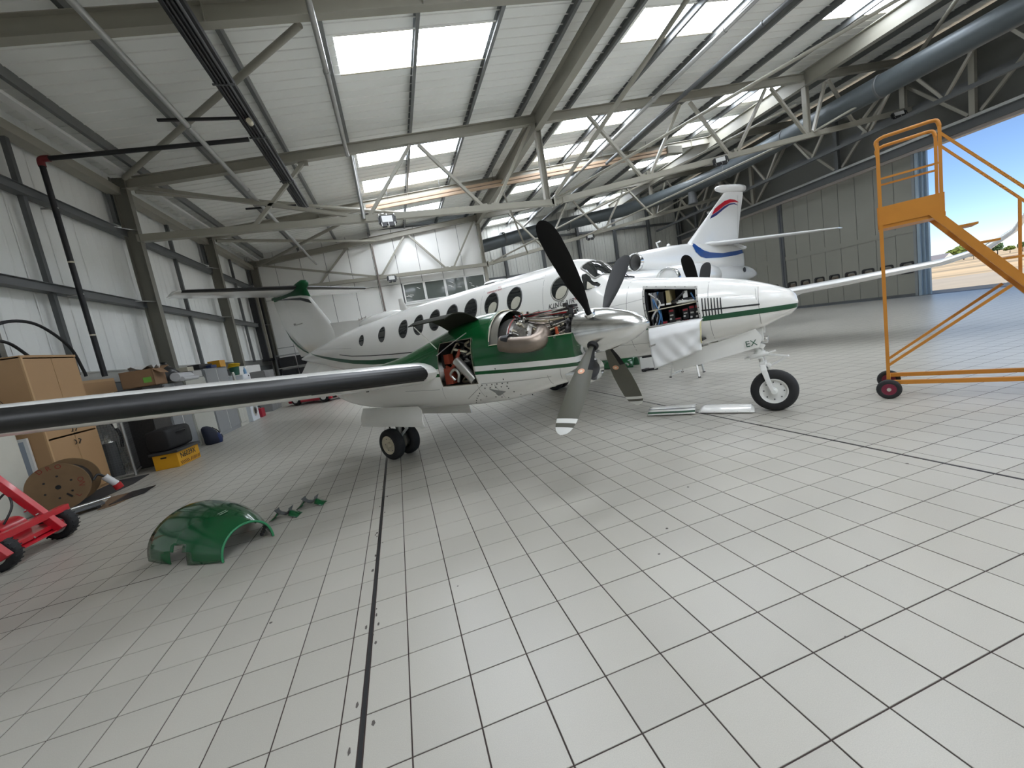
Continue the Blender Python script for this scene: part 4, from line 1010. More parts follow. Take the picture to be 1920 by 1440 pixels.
# ---- avionics bay in the nose
mb = MB()
yb_ = -0.12
mb.bb((BX0 - .03, yb_, BZ0 - .25), (BX1, yb_ + .02, BZ1 - .02)); mb.bb((BX0 - .02, -0.48, BZ0 - .1), (BX0, yb_, BZ1 - .02)); mb.bb((BX1, -0.34, BZ0 - .1), (BX1 + .02, yb_, BZ1 - .13)); mb.bb((BX0, -0.6, BZ0 - .27), (BX1, yb_, BZ0 - .25))
avb = mb.build('avionics_bay', mat('bay_dark', (0.03, 0.03, 0.032), 0.6), PLANE)
mb = MB()
fr, fi = BAYO, BAYI
ringpatch(mb, dense(fi, 10), dense(fr, 10), F, 0.004, 0.004)
bf = mb.build('bay_frame', mat('frame_grey', (0.36, 0.35, 0.32), 0.45), PLANE)
mb = MB()
for i in range(6):
    for x, z in ((-1.36 + .125 * i, 1.957 - .0255 * i), (-1.40 + .012 * i, 1.93 - .10 * i), (-.718 + .007 * i, 1.80 - .08 * i)): mb.lathe([(0.009, 0), (0.007, .004), (.0005, .005)], F(x, z, .005), (0, -1, .2), 8)
mb.build('frame_bolt', M_BLACK, bf, kind='stuff')
mb = MB().bar((BX0, -0.40, 1.61), (BX1, -0.36, 1.64), 0.26, 0.014); mb.build('bay_shelf', M_CREAM, avb)
def lru(x, z, w, h, d=0.3, y=-0.46, m=M_BLACK, lab=True, strap=False):
    b = MB().bb((x - w / 2, y, z), (x + w / 2, y + d, z + h)).build('avionics_box', m, avb, bevel=0.004)
    if lab:
        MB().bb((x - w * .4, y - .003, z + h * .82), (x + w * .4, y, z + h * .97)).build('red_label', mat('label_red', (0.3, 0.02, 0.03), 0.5), b)
        MB().bb((x - w * .3, y - .004, z + h * .52), (x + w * .3, y, z + h * .62)).build('handle', M_SIL, b)
        MB().cyl((x - .012, y - .02, z + h * .3), (x - .012, y, z + h * .3), .014, 10).build('hold_down_knob', mat('knob_pale', (0.6, 0.6, 0.58), 0.4), b)
lru(-1.28, 1.62, .08, .24, m=mat('lru_grey', (0.25, 0.25, 0.26), 0.45), lab=False, y=-.5)
lru(-1.18, 1.65, .07, .20, lab=False, y=-.48); lru(-1.09, 1.66, .055, .20, lab=False, m=mat('lru_tan', (0.4, 0.33, 0.17), 0.5), y=-.47)
for x in (-1.17, -1.085): MB().bb((x - .03, -.5, 1.66), (x + .03, -.485, 1.685)).build('label_plate', M_PANEL, avb)
for x, z, w, h in ((-1.07, 1.40, .075, .19), (-.99, 1.36, .085, .10), (-1.06, 1.27, .075, .12), (-.97, 1.24, .08, .11), (-.885, 1.43, .075, .14), (-.88, 1.29, .085, .13), (-.80, 1.38, .07, .22), (-.73, 1.38, .06, .22), (-.80, 1.24, .06, .13), (-.73, 1.24, .06, .13), (-1.17, 1.25, .07, .19)): lru(x, z, w, h)
MB().cyl((-1.155, -.5, 1.27), (-1.15, -.5, 1.37), .022, 12).build('filter_bottle', M_CREAM, avb)
cm = [hm[0], mat('cable_white', (0.6, 0.6, 0.56), 0.5), mat('cable_blue', (0.05, 0.16, 0.34), 0.45)]
for i in range(22):
    if i < 12: pts = [(rnd.uniform(-1.05, -.72), -.5 + rnd.uniform(0, .12), 1.65 + rnd.uniform(0, .05)) for _ in range(4)]
    else: pts = [(rnd.uniform(-1.36, -1.2), -.52 + rnd.uniform(0, .12), z) for z in (1.86, 1.7, 1.52, 1.36)]
    if i in (5, 6): pts = [(-.80, -.42, 1.77), (-.77, -.45, 1.71), (-.75, -.45, 1.66)]
    if i in (3, 4): pts = [(-1.0, -.48, 1.70), (-.93, -.48, 1.75), (-.88, -.44, 1.80)]
    MB().tube(smoothpath(pts, 5), (.008, .014, .010)[i % 3], 7).build('cable', cm[(1, 1, 0, 1, 0, 2, 2)[i % 7] if i < 12 else (0, 2, 0, 1)[i % 4]], avb, smooth=60)
MB().bb((-.90, -.44, 1.72), (-.84, -.43, 1.81)).build('paper_tag', M_PANEL, avb)

# ---- nose gear
def wheel(mb, c, R, w, ax=(0, 1, 0)):
    mb.lathe([(R * .56, -w * .40), (R * .62, -w * .48), (R * .86, -w * .5), (R * .96, -w * .36), (R, -w * .14), (R, w * .14), (R * .96, w * .36), (R * .86, w * .5), (R * .62, w * .48), (R * .56, w * .40), (R * .56, -w * .40)], c, ax, 40, cap=False)
def hubparts(par, c, R, w, s_, m=M_WHITE, holes=8):
    h = MB().lathe([(0.01, s_ * w * .2), (R * .30, s_ * w * .2), (R * .36, s_ * w * .28), (R * .48, s_ * w * .30), (R * .55, s_ * w * .47), (R * .60, s_ * w * .49), (R * .60, s_ * w * .3)], c, (0, 1, 0), 32).build('wheel_rim', m, par, smooth=40)
    mb = MB()
    for k in range(holes):
        a = 2 * pi * k / holes; mb.cyl(V(c) + V((R * .42 * cos(a), s_ * w * .28, R * .42 * sin(a))), V(c) + V((R * .42 * cos(a), s_ * w * .33, R * .42 * sin(a))), R * .035, 8)
    mb.build('lug', M_DKSTEEL, h, kind='stuff')
    MB().lathe([(R * .16, s_ * w * .2), (R * .16, s_ * w * .5), (R * .10, s_ * w * .6), (0.002, s_ * w * .6)], c, (0, 1, 0), 20).build('hub_cap', m, h, smooth=40)
R_ = 0.282; nc = (0.03, -0.0, R_)
mb = MB(); wheel(mb, nc, R_, 0.17); nt_ = mb.build('nose_tyre', M_RUBBER, PLANE, smooth=50)
for s_ in (-1, 1): hubparts(nt_, nc, R_, 0.17, s_)
mb = MB()
for s_ in (-1, 1):
    mb.loft([[V(p) + V((dx, s_ * dy, 0)) for dx, dy in ((-.024 * k, -.012), (.024 * k, -.012), (.024 * k, .014), (-.024 * k, .014))] for p, k in (((-0.075, s_ * .06, .66), 1.3), ((-0.06, s_ * .105, .58), 1.5), ((-0.02, s_ * .118, .42), 1.2), ((.025, s_ * .12, .27), .9))])
    mb.cyl((.03, s_ * .10, R_), (.03, s_ * .145, R_), .03, 14)
mb.box((-.075, 0, .66), (.08, .16, .06)); mb.build('fork', M_WHITE, PLANE, bevel=0.005)
MB().cyl((-.075, 0, .64), (-.105, 0, .86), .038, 16).build('oleo_piston', M_CHROME, PLANE, smooth=40)
MB().cyl((-.10, 0, .80), (-.15, 0, 1.22), .055, 16).cyl((-.10, 0, .79), (-.105, 0, .83), .072, 16).build('nose_strut', M_WHITE, PLANE, smooth=40)
mb = MB().cyl((-.22, -.06, .765), (.0, -.055, .80), .032, 12).cyl((.0, -.055, .80), (.09, -.05, .83), .012, 8).cyl((-.28, -.06, .757), (-.22, -.06, .765), .012, 8).box((-.10, -.02, .775), (.06, .12, .07)); mb.build('steering_damper', M_WHITE, PLANE)
mb = MB().bar((-.05, 0, .79), (.215, 0, .735), .05, .022).bar((.215, 0, .735), (.03, 0, .63), .05, .022).cyl((.215, -.04, .735), (.215, .04, .735), .014, 8).cyl((.0, -.05, .625), (.0, .05, .625), .022, 10).box((-.03, 0, .635), (.07, .06, .05)); mb.build('torque_link', M_WHITE, PLANE, bevel=0.004)
MB().lathe([(.045, 0), (.048, .03), (.045, .06), (.03, .066)], (-.05, -.03, .99), (1, 0, -.1), 20).build('taxi_light', M_CHROME, PLANE, smooth=40)
MB().box((-.07, -.04, 1.06), (.07, .09, .18)).box((-.03, -.05, 1.14), (.04, .05, .12)).box((-.07, -.04, .91), (.08, .07, .06), Matrix.Rotation(.6, 3, 'Y')).build('light_bracket', M_WHITE, PLANE, bevel=0.006)
MB().cyl((-.13, -.13, 1.15), (-.16, -.16, 1.29), .02, 10).cyl((-.17, -.15, 1.16), (-.10, -.15, 1.17), .014, 8).build('door_link', M_SIL, PLANE)
mb = MB()
up = [(-.10, 1.165), (-.35, 1.09), (-.73, 1.005), (-1.2, .935)]; dn = [(-.075, .92), (-.33, .862), (-.62, .80), (-.9, .74), (-1.17, .685)]
poly = up + dn[::-1] + [(-.03, 1.04)]
mb.prism([V((x, -.24 - .10 * (1.17 - z), z)) for x, z in poly], (0, .022, 0)); dg = mb.build('nose_gear_door', M_AW, PLANE)
text_mesh('EX', 0.115, mat('door_ink', (0.02, 0.09, 0.05), 0.5), 'lettering', dg, basis((-.225, -.279, .935), (1, 0, .12), (0.0, -.10, 1)))
mb = MB(); patch(mb, (-1.0, .1), [(-.14, -.03), (-.14, .03), (-1.9, .05), (-1.9, -.05)], lambda x, y, o: V((x, y, interp(FUS.t, x)[1] - 0.004)), 0, 2); mb.build('wheel_well', M_BLACK, PLANE)

# ---- main gear, both sides
for yc in (-2.55, 2.55):
    for dy in (-.15, .15):
        c = (-4.86, yc + dy, .245)
        mb = MB(); wheel(mb, c, .245, .165); t_ = mb.build('main_tyre', M_RUBBER, PLANE, smooth=50)
        hubparts(t_, c, .245, .165, -1 if dy < 0 else 1, M_CREAM if dy < 0 else M_WHITE, 6)
        MB().lathe([(.12, -.02), (.12, .02)], (-4.86, yc + dy * .45, .245), (0, 1, 0), 20).build('brake', M_SIL, t_)
    MB().cyl((-4.86, yc, .245), (-4.74, yc, .95), .052, 16).cyl((-4.86, yc - .1, .245), (-4.86, yc + .1, .245), .035, 12).cyl((-4.80, yc, .55), (-4.74, yc, .95), .072, 16).build('main_strut', M_SIL, PLANE, smooth=40)
    mb = MB().bar((-4.76, yc, .60), (-4.62, yc, .46), .05, .02).bar((-4.62, yc, .46), (-4.80, yc, .33), .05, .02).cyl((-4.7, yc + .03, .75), (-4.1, yc + .03, .95), .02, 8); mb.build('drag_link', M_WHITE, PLANE)
    mb = MB().tube(smoothpath([(-4.9, yc - .05, .85), (-5.0, yc - .06, .6), (-4.93, yc - .06, .42), (-4.9, yc - .05, .3)]), .01, 6); mb.build('brake_hose', M_BLACK, PLANE, smooth=60)
    for s_ in (-1, 1):
        rr = []
        for i in range(7):
            t = i / 6; q = yc + s_ * (.30 + .10 * sin(pi * t * .6) - .02 * t)
            rr.append([(-5.20 if s_ * yc > 0 else -5.3, q, .86 - .27 * t), (-3.80 if s_ * yc > 0 else -3.62, q, .86 - .27 * t)])
        pr_ = rr if True else rr
        L = []
        for i, (a, b) in enumerate(pr_):
            t = i / 6; ins = .10 * max(0, 1 - t * 3.2) ** 2
            L.append([V(a), V((b[0] - ins - .0 + .05 * t, b[1], b[2])), V((b[0] - ins + .05 * t, b[1] + .014, b[2])), V((a[0], a[1] + .014, a[2]))])
        MB().loft(L).build('main_gear_door', M_AW, PLANE, smooth=40)
# wheel chock wedge behind the starboard wheel
# ------------------------------------------------------------------ trijet parked behind
JET = thing('jet', 'white business jet with blue swoosh and red fin flash behind the turboprop', 'airplane', (18.0, 12.9, 0), radians(198))
M_JW = mat('jet_white', (0.84, 0.84, 0.82), 0.2, var=0.02, coat=0.5)
M_JB = mat('jet_blue', (0.012, 0.07, 0.28), 0.25); M_JN = mat('jet_navy', (0.03, 0.035, 0.16), 0.3); M_JR = mat('jet_red', (0.55, 0.01, 0.03), 0.3)
JF = Body([(17.6, 1.75, 1.65, 0.05), (17.2, 1.98, 1.42, 0.32), (16.4, 2.30, 1.22, 0.60), (15.2, 2.75, 1.12, 0.82), (14.2, 3.10, 1.1, 0.92), (12, 3.18, 1.08, 0.95), (8.5, 3.18, 1.12, 0.95), (6, 3.15, 1.3, 0.88), (4, 3.08, 1.6, 0.72), (2, 3.03, 1.92, 0.52), (0.4, 2.98, 2.2, 0.36), (-0.4, 2.8, 2.28, 0.26), (-0.8, 2.63, 2.36, 0.15), (-0.97, 2.5, 2.44, 0.03)], 0, 2.1)
MB().loft([JF.ring(x, 36) for x in stations(JF.t, 0.4)]).build('fuselage', M_JW, JET, smooth=50)
JD = Body([(8.45, 3.87, 3.17, 0.35), (7.8, 3.95, 3.0, 0.38), (6.7, 4.06, 2.85, 0.40), (5.0, 4.15, 2.8, 0.37), (4.0, 4.16, 2.8, 0.34), (2.0, 4.05, 2.75, 0.30), (0.6, 3.9, 2.7, 0.22), (0.25, 3.8, 2.8, 0.10)], 0, 2.4)
MB().loft([JD.ring(x, 36) for x in stations(JD.t, 0.2)], cap=False).build('intake_fairing', M_JW, JET, smooth=50)
def jetring(c, r, name='intake_ring'):
    o = MB().lathe([(r * .98, -.10), (r * 1.0, 0), (r * .95, .07), (r * .86, .05), (r * .82, -.1)], c, (1, 0, 0), 36, cap=False).build(name, M_CHROME, JET, smooth=60)
    MB().lathe([(r * .82, -.1), (r * .7, -.7), (.01, -.72)], c, (1, 0, 0), 30, cap=False).build('intake_duct', mat('duct_grey', (.3, .3, .29), .4), o, smooth=60)
jetring((8.5, 0, 3.52), 0.365)
for s_ in (1, -1):
    MB().lathe([(.50, 0), (.56, -.5), (.58, -1.2), (.52, -2.2), (.40, -2.9), (.34, -3.0)], (8.55, s_ * 1.45, 2.52), (1, 0, 0), 32).build('engine_nacelle', M_JW, JET, smooth=50)
    jetring((8.6, s_ * 1.45, 2.52), .51)
    MB().loft([foil_ring((7.8, s_ * y, 2.52), 2.2, .12, (-1, 0, 0), (0, 0, 1)) for y in (.6, 1.2)]).build('pylon', M_JW, JET)
JFIN = [(3.7, 5.25, 0.25), (4.21, 4.77, 0.50), (5.31, 3.12, 0.13), (6.45, 1.45, -0.38), (6.62, 1.2, -.40)]
MB().loft([foil_ring((a, 0, z), a - b, .085, (-1, 0, 0), (0, 1, 0)) for z, a, b in JFIN]).build('fin', M_JW, JET, smooth=50)
mb = MB(); mb.bar((0.85, -.14, 3.95), (.22, -.05, 6.4), .004, .012).bar((0.85, .14, 3.95), (.22, .05, 6.4), .004, .012); mb.build('rudder_gap', SEAM, JET)
MB().loft([[V((x, .17 * w * cos(2 * pi * k / 16), z + .20 * w * sin(2 * pi * k / 16))) for k in range(16)] for x, w, z in ((2.2, .05, 6.62), (2.05, .5, 6.63), (1.6, .9, 6.66), (.8, 1.0, 6.70), (.0, .95, 6.76), (-.5, .8, 6.78), (-.56, .5, 6.78))]).build('fin_tip_pod', M_JW, JET, smooth=50)
def fin_y(x, z):
    for p, q in zip(JFIN[:-1], JFIN[1:]):
        if p[0] <= z <= q[0]:
            u = (z - p[0]) / (q[0] - p[0]); le = p[1] + (q[1] - p[1]) * u; te = p[2] + (q[2] - p[2]) * u; c = min(.98, max(.015, (le - x) / (le - te)))
            return 5 * .085 * (le - te) * (0.2969 * sqrt(c) - 0.126 * c - 0.3516 * c * c + 0.2843 * c**3 - 0.1036 * c**4)
    return .05
for nm, m_, lo, hi in (('red_flash', M_JR, [(2.80, 5.40), (2.3, 5.58), (1.7, 5.83), (1.1, 6.0), (.6, 6.06), (.15, 6.06)], [(2.45, 5.70), (2.1, 5.86), (1.6, 6.06), (1.1, 6.17), (.6, 6.17), (.15, 6.07)]),
                       ('navy_flash', M_JN, [(3.0, 5.22), (2.5, 5.36), (1.8, 5.66), (1.2, 5.88), (.7, 5.95), (.28, 5.91)], [(2.82, 5.38), (2.32, 5.55), (1.72, 5.80), (1.12, 5.97), (.62, 6.01), (.28, 5.92)])):
    mb = MB()
    for s_ in (1, -1): strip(mb, lo, hi, lambda x, z, o: V((x, s_ * (fin_y(x, z) + .006), z)), 0, 3, 4)
    mb.build(nm, m_, JET)
mb = MB()
for s_ in (1, -1):
    strip(mb, [(4.92, 4.0), (4.85, 3.72), (4.5, 3.5), (4.1, 3.42), (2.76, 3.40), (1.4, 3.46), (.3, 3.58)], [(4.62, 4.14), (4.55, 3.98), (4.2, 3.78), (3.7, 3.67), (2.6, 3.60), (1.5, 3.66), (.3, 3.74)], lambda x, z, o: JD.p(x, z, o, s_), .012, 4, 6)
mb.build('blue_swoosh', M_JB, JET, smooth=True)
for s_ in (1, -1):
    MB().loft([foil_ring((x, s_ * y, z), c, t, (-1, 0, 0), (0, 0, 1)) for y, x, c, t, z in ((.12, 3.9, 3.6, .07, 4.10), (.5, 3.1, 2.8, .08, 4.05), (3.75, .45, .98, .08, 3.69), (3.95, .15, .6, .08, 3.67))]).build('stabiliser', M_JW, JET, smooth=50)
    MB().loft([foil_ring((x, s_ * y, z), c, t, (-1, 0, 0), (0, 0, 1)) for y, x, c, t, z in ((.7, 12.6, 4.4, .12, 1.22), (3, 11.2, 3.0, .10, 1.32), (5, 10.55, 2.4, .10, 1.43), (7, 9.95, 1.95, .10, 1.50), (8.6, 9.4, 1.45, .10, 1.58), (9.2, 9.2, 1.25, .10, 1.72), (9.55, 9.0, 1.05, .09, 1.98), (9.8, 8.6, .8, .08, 2.5), (9.95, 8.2, .5, .08, 3.0))]).build('wing', M_JW, JET, smooth=50)
    MB().lathe([(.02, 0), (.09, -.25), (.11, -.6), (.06, -1.1), (.01, -1.3)], (8.9, s_ * 5.4, 1.38), (1, 0, 0), 14).build('flap_fairing', M_JW, JET, smooth=50)
    MB().cyl((9.6, s_ * 1.9, .3), (9.6, s_ * 1.8, 1.4), .09, 12).build('main_strut', M_SIL, JET)
    for dy in (-.2, .2):
        mb = MB(); wheel(mb, (9.6, s_ * 1.9 + dy, .34), .34, .22); mb.build('main_tyre', M_RUBBER, JET, smooth=50)
mb = MB(); wheel(mb, (15.4, 0, .25), .25, .3); mb.build('nose_tyre', M_RUBBER, JET, smooth=50)
MB().cyl((15.4, 0, .25), (15.4, 0, 1.3), .07, 12).build('nose_strut', M_SIL, JET)
MB().cyl((1.5, .26, 4.02), (.3, .1, 3.92), .06, 10).loft([[V((x, .12 * w * cos(2 * pi * k / 12), 3.86 + .1 * w * sin(2 * pi * k / 12))) for k in range(12)] for x, w in ((1.4, .3), (.9, 1), (.2, 1), (-.1, .8))]).build('stabiliser_fairing', M_JW, JET, smooth=50)
mb = MB().lathe([(.12, 0), (.12, .02), (.01, .02)], (1.0, .43, 2.72), (0, 1, 0), 18); mb.build('exhaust_port', M_BLACK, JET)
MB().tube([(6.9, 0, 4.03), (7.0, 0, 4.25), (6.75, 0, 4.3)], .035, 8).build('blade_antenna', M_JW, JET)
MB().lathe([(.08, 0), (.07, .06), (.01, .1)], (6.2, 0, 4.1), (0, 0, 1), 12).build('beacon', M_JW, JET)

# ------------------------------------------------------------------ access steps
M_YEL = mat('orange_yellow_paint', (0.50, 0.20, 0.022), 0.42, var=0.12, scale=5)
LAD = thing('access_steps', 'orange yellow wheeled access steps with a guarded top platform by the doorway', 'steps', (6.25, -0.56, 0), atan2(-0.848, 0.529))
# local x runs down the flight, local y is positive to the far side
W_ = 0.51
for v in (0, W_):
    MB().bar((0, v, .14), (0, v, 3.12), .036, .036).build('corner_post', M_YEL, LAD)
    MB().bar((.52, v, 2.16), (.52, v, 3.13), .03, .03).build('platform_post', M_YEL, LAD)
    MB().tube(smoothpath([(-.0, v, 3.08), (-.01, v, 3.17), (.06, v, 3.2)], 4) + [V((.44, v, 3.2))] + smoothpath([(.44, v, 3.2), (.50, v, 3.185), (.52, v, 3.12)], 4), .020, 10).build('top_rail', M_YEL, LAD, smooth=60)
    MB().bar((0, v, 2.73), (.52, v, 2.73), .022, .022).build('middle_rail', M_YEL, LAD)
    MB().bar((.52, v, 3.05), (2.05, v, 1.0), .024, .024).build('handrail', M_YEL, LAD)
    for u in (1.165, 1.75): MB().bar((u, v, 2.15 - 1.385 * (u - .52)), (u, v, 3.05 - 1.34 * (u - .52)), .026, .026).build('handrail_post', M_YEL, LAD)
    MB().cbeam((.44, v, 2.214), (1.99, v, .06), .045, .08, up=(0, 0, 1)).build('stringer', M_YEL, LAD)
    MB().bar((0, v, .2), (2.1, v, .2), .04, .05).build('base_rail', M_YEL, LAD)
    MB().bar((.0, v, .42), (1.03, v, 1.25), .03, .03).build('brace', M_YEL, LAD)
    MB().bb((-.03, v - .012, 2.18), (.545, v + .012, 2.40)).build('kick_plate', M_YEL, LAD)
MB().bb((-.03, 0, 2.14), (.55, W_, 2.185)).build('platform', M_YEL, LAD)
MB().bb((-.03, 0, 2.18), (-.01, W_, 2.40)).build('kick_plate', M_YEL, LAD)
MB().bar((0, 0, 2.73), (0, W_, 2.73), .03, .03).build('middle_rail', M_YEL, LAD); MB().bar((0, 0, 3.17), (0, W_, 3.17), .034, .034).build('top_rail', M_YEL, LAD)
for i in range(9):
    u = .665 + .158 * i; z = 1.985 - .22 * i
    MB().bb((u - .05, -.02, z - .012), (u + .13, W_ + .02, z + .012)).build('tread', M_YEL, LAD)
MB().bar((0, 0, .2), (0, W_, .2), .04, .05).build('base_rail', M_YEL, LAD)
M_WRED = mat('wheel_crimson', (0.17, 0.012, 0.035), 0.45)
for v in (-.075, W_ + .075):
    for u in (0, 2.05):
        mb = MB(); wheel(mb, (u, v, .125), .125, .06); t_ = mb.build('tyre', M_RUBBER, LAD, smooth=50)
        h_ = MB().lathe([(.07, -.025), (.078, -.028), (.078, .028), (.07, .025), (.02, .02), (.02, -.02), (.06, -.018)], (u, v, .125), (0, 1, 0), 24).build('wheel_disc', M_WRED, t_)
        mb = MB()
        for k in range(5): mb.bar((u, v, .125), (u + .07 * cos(k * 1.257), v, .125 + .07 * sin(k * 1.257)), .04, .016)
        mb.build('spoke', M_WRED, t_); MB().cyl((u, v - .045, .125), (u, v + .045, .125), .022, 12).build('axle_cap', M_SIL, t_)
    MB().cyl((0, v, .125), (0, W_ / 2, .125), .014, 8).build('axle', M_YEL, LAD)

# ------------------------------------------------------------------ loose pieces on the floor
M_GRN = mat('cowl_green', (0.005, 0.08, 0.024), 0.14, var=0.04, coat=0.25)
M_GRN2 = mat('cowl_edge_green', (0.03, 0.22, 0.09), 0.3)
cw = thing('engine_cowling', 'large glossy green half shell cowling standing on the floor tiles', 'cowling', (-1.47, 0.07, 0), atan2(0.69, -0.72))
rr, ri = [], []
prof = [(0, .232, .245), (.03, .245, .262), (.12, .285, .31), (.3, .345, .365), (.5, .395, .395), (.75, .43, .405), (.92, .44, .40), (1.0, .44, .395)]
na = 32
def cwring(x, hw, h, k=1.0): return [V((x, -hw * k * cos(pi * i / na), max(0.0, h * (k if k > .9 else k) * sin(pi * i / na) ** .9) + .012)) for i in range(na + 1)]
vs = []; me_b = bmesh.new()
rows = [cwring(*p) for p in prof]
mbx = MB(); mbx.loft(rows, closed=False); me = mbx.mesh('cowl_shell', M_GRN, smooth=60)
bm = bmesh.new(); bm.from_mesh(me)
for co, no in (((.38, 0, 0), (1, 0, 0)), ((.60, 0, 0), (1, 0, 0)), ((0, 0, .13), (0, 0, 1)), ((.43, 0, 0), (1, 0, 0)), ((.55, 0, 0), (1, 0, 0)), ((0, 0, .19), (0, 0, 1))):
    bmesh.ops.bisect_plane(bm, geom=bm.faces[:] + bm.edges[:] + bm.verts[:], plane_co=co, plane_no=no, dist=1e-5)
dead = [f for f in bm.faces if abs(f.calc_center_median().y) > .2 and ((.38 < f.calc_center_median().x < .60 and f.calc_center_median().z < .13) or (.43 < f.calc_center_median().x < .55 and f.calc_center_median().z < .19))]
bmesh.ops.delete(bm, geom=dead, context='FACES')
bmesh.ops.solidify(bm, geom=bm.faces[:], thickness=0.006); bm.to_mesh(me); bm.free()
for p in me.polygons: p.use_smooth = True
link('cowl_shell', me, cw)
MB().tube([p + V((-.002, 0, 0)) for p in cwring(0, .240, .254)], .011, 8).build('front_rim', M_GRN2, cw, smooth=60)
mb = MB(); mb.lathe([(.012, 0), (.001, .002)], (.05, .255 * cos(.9) + .012, .20), (0, .7, .6), 10); mb.build('latch_hole', M_BLACK, cw)
mb = MB()
for k in range(4): mb.box((.05 + .02 * k, -.205 + .004 * k, .12 - .025 * k), (.03, .02, .03))
mb.build('inner_bracket', M_IRON, cw)
mb = MB(); 
for k in (0, 1): mb.bar((.26 + .03 * k, .06, .371 + .006 * k), (.26 + .03 * k, -.02, .375 + .006 * k), .012, .003)
mb.build('worn_mark', mat('scuff_pale', (.3, .4, .32), .5), cw)
def bracket(x, y, rz, label):
    t = thing('cowl_bracket', label, 'bracket', (x, y, 0), rz, 'small green saddle brackets beside the cowling')
    mb = MB()
    for s_ in (-1, 1):
        mb = MB()
        mb.loft([[V((s_ * (.07 + .09 * u), -.07 + .14 * k / 6, .004 + .07 * (1 - u) * (1.2 - abs(k / 3 - 1) * .6) + (.0 if u else .0))) for k in range(7)] for u in (0, .25, .6, 1)], closed=False)
        o = mb.build('end_flange', M_GRN, t, smooth=30); m_ = o.modifiers.new('thick', 'SOLIDIFY'); m_.thickness = .005
        mb = MB(); mb.loft([[V((s_ * .07, -.03 + .06 * k, .075)) for k in (0, 1)], [V((s_ * .085, -.05 + .10 * k, .115)) for k in (0, 1)]], closed=False)
        o = mb.build('upright_lug', M_DKSTEEL, t); m_ = o.modifiers.new('thick', 'SOLIDIFY'); m_.thickness = .005
    mb = MB(); mb.loft([[V((x_, -.03 + .06 * k / 4, .03 + .05 * abs(x_ / .08) ** 2 + .012 * abs(k - 2))) for k in range(5)] for x_ in (-.08, -.04, 0, .04, .08)], closed=False)
    o = mb.build('saddle', M_DKSTEEL, t, smooth=40); m_ = o.modifiers.new('thick', 'SOLIDIFY'); m_.thickness = .005
    return t
bracket(-1.31, 0.76, radians(-14), 'small green saddle bracket nearest the big green cowling')
bracket(-1.07, 0.96, radians(-16), 'small green saddle bracket farther from the big green cowling')
def floor_panel(name, label, A, B, w, h, tipcut, stripes, grp):
    A, B = V((A[0], A[1], 0)), V((B[0], B[1], 0)); d = (B - A); L = d.length
    t = thing(name, label, 'panel', A, atan2(d.y, d.x), grp)
    mb = MB()
    rows = []
    for i in range(13):
        x = L * i / 12; r = []
        for k in range(9):
            u = k / 8
            xx = x
            if tipcut: xx = min(max(x, .10 * u ** 2), L - .16 * u ** 2 * .9)
            r.append(V((xx, w * u, .008 + h * sin(pi * min(1, .06 + u * .72)))))
        rows.append(r)
    mb.loft(rows, closed=False); o = mb.build('skin', M_AW, t, smooth=60); m_ = o.modifiers.new('thick', 'SOLIDIFY'); m_.thickness = .004
    if stripes:
        for u0, u1, mm in ((.06, .17, M_AGD), (.30, .35, M_ABK)):
            mb = MB(); mb.loft([[V((L * i / 12, w * u, .0115 + h * sin(pi * min(1, .06 + u * .72)))) for u in (u0, (u0 + u1) / 2, u1)] for i in range(13)], closed=False); mb.build('stripe', mm, t)
    mb = MB()
    for i in range(5): mb.lathe([(.008, 0), (.001, .003)], (L * (.08 + .21 * i), w * .05, .012 + h * .22), (0, -.5, 1), 8)
    mb.build('fastener', SEAM, t)
floor_panel('aircraft_hatch', 'curved white access panel with green stripe lying on the floor tiles', (3.78, 1.17), (4.27, .70), .40, .085, False, True, 'access panels lying on the floor')
floor_panel('aircraft_hatch', 'plain white access panel with cut corners beside the nose wheel', (4.33, .70), (4.76, .12), .36, .075, True, False, 'access panels lying on the floor')
gp = thing('cowling_half', 'green curved cowl panel resting on tiles behind the right propeller', 'cowling', (6.40, 7.45, 0), atan2(-.9, .64))
mb = MB(); mb.loft([[V((x, -.24 * cos(pi * k / 14), .01 + .28 * sin(pi * k / 14))) for k in range(15)] for x in (0, .55, 1.12)], closed=False)
o = mb.build('shell', M_GRN, gp, smooth=60); m_ = o.modifiers.new('thick', 'SOLIDIFY'); m_.thickness = .008
MB().tube([V((1.12, -.24 * cos(pi * k / 14), .01 + .28 * sin(pi * k / 14))) for k in range(15)], .01, 6).build('rim', M_GRN2, gp)
MB().lathe([(.02, 0), (.03, .01), (.001, .02)], (.98, -.24, .10), (0, -1, .3), 10).build('catch', M_SIL, gp)
# white sheet hanging from the avionics bay
sh = thing('drape_cloth', 'white protective cloth draped out of the open nose bay', 'cloth', (5.037, 0.075, 0), radians(-52))
rows = []
NU, NV = 30, 22
for j in range(NV + 1):
    v = j / NV; r = []
    for i in range(NU + 1):
        u = i / NU
        x = -1.34 + .69 * u + .06 * v * (1 - u) - .01 * v; zt = 1.405 + .015 * u; zb_ = .815 + .205 * u
        z = zt + (zb_ - zt) * v
        y = -.66 - .13 * min(1, v * 3.5) ** .6 - .02 * v + .012 * sin(9 * u + 5 * v) * sin(6 * v + 2 * u) + .008 * sin(23 * u - 11 * v) * v + .010 * sin(4 * (u + v) + 8 * v * u)
        if v < .06: y += .22 * (1 - v / .06)
        r.append(V((x, y, z)))
    rows.append(r)
mb = MB(); mb.loft(rows, closed=False); o = mb.build('sheet', mat('white_cloth', (.78, .78, .77), .75, var=.03), sh, smooth=80); m_ = o.modifiers.new('thick', 'SOLIDIFY'); m_.thickness = .004
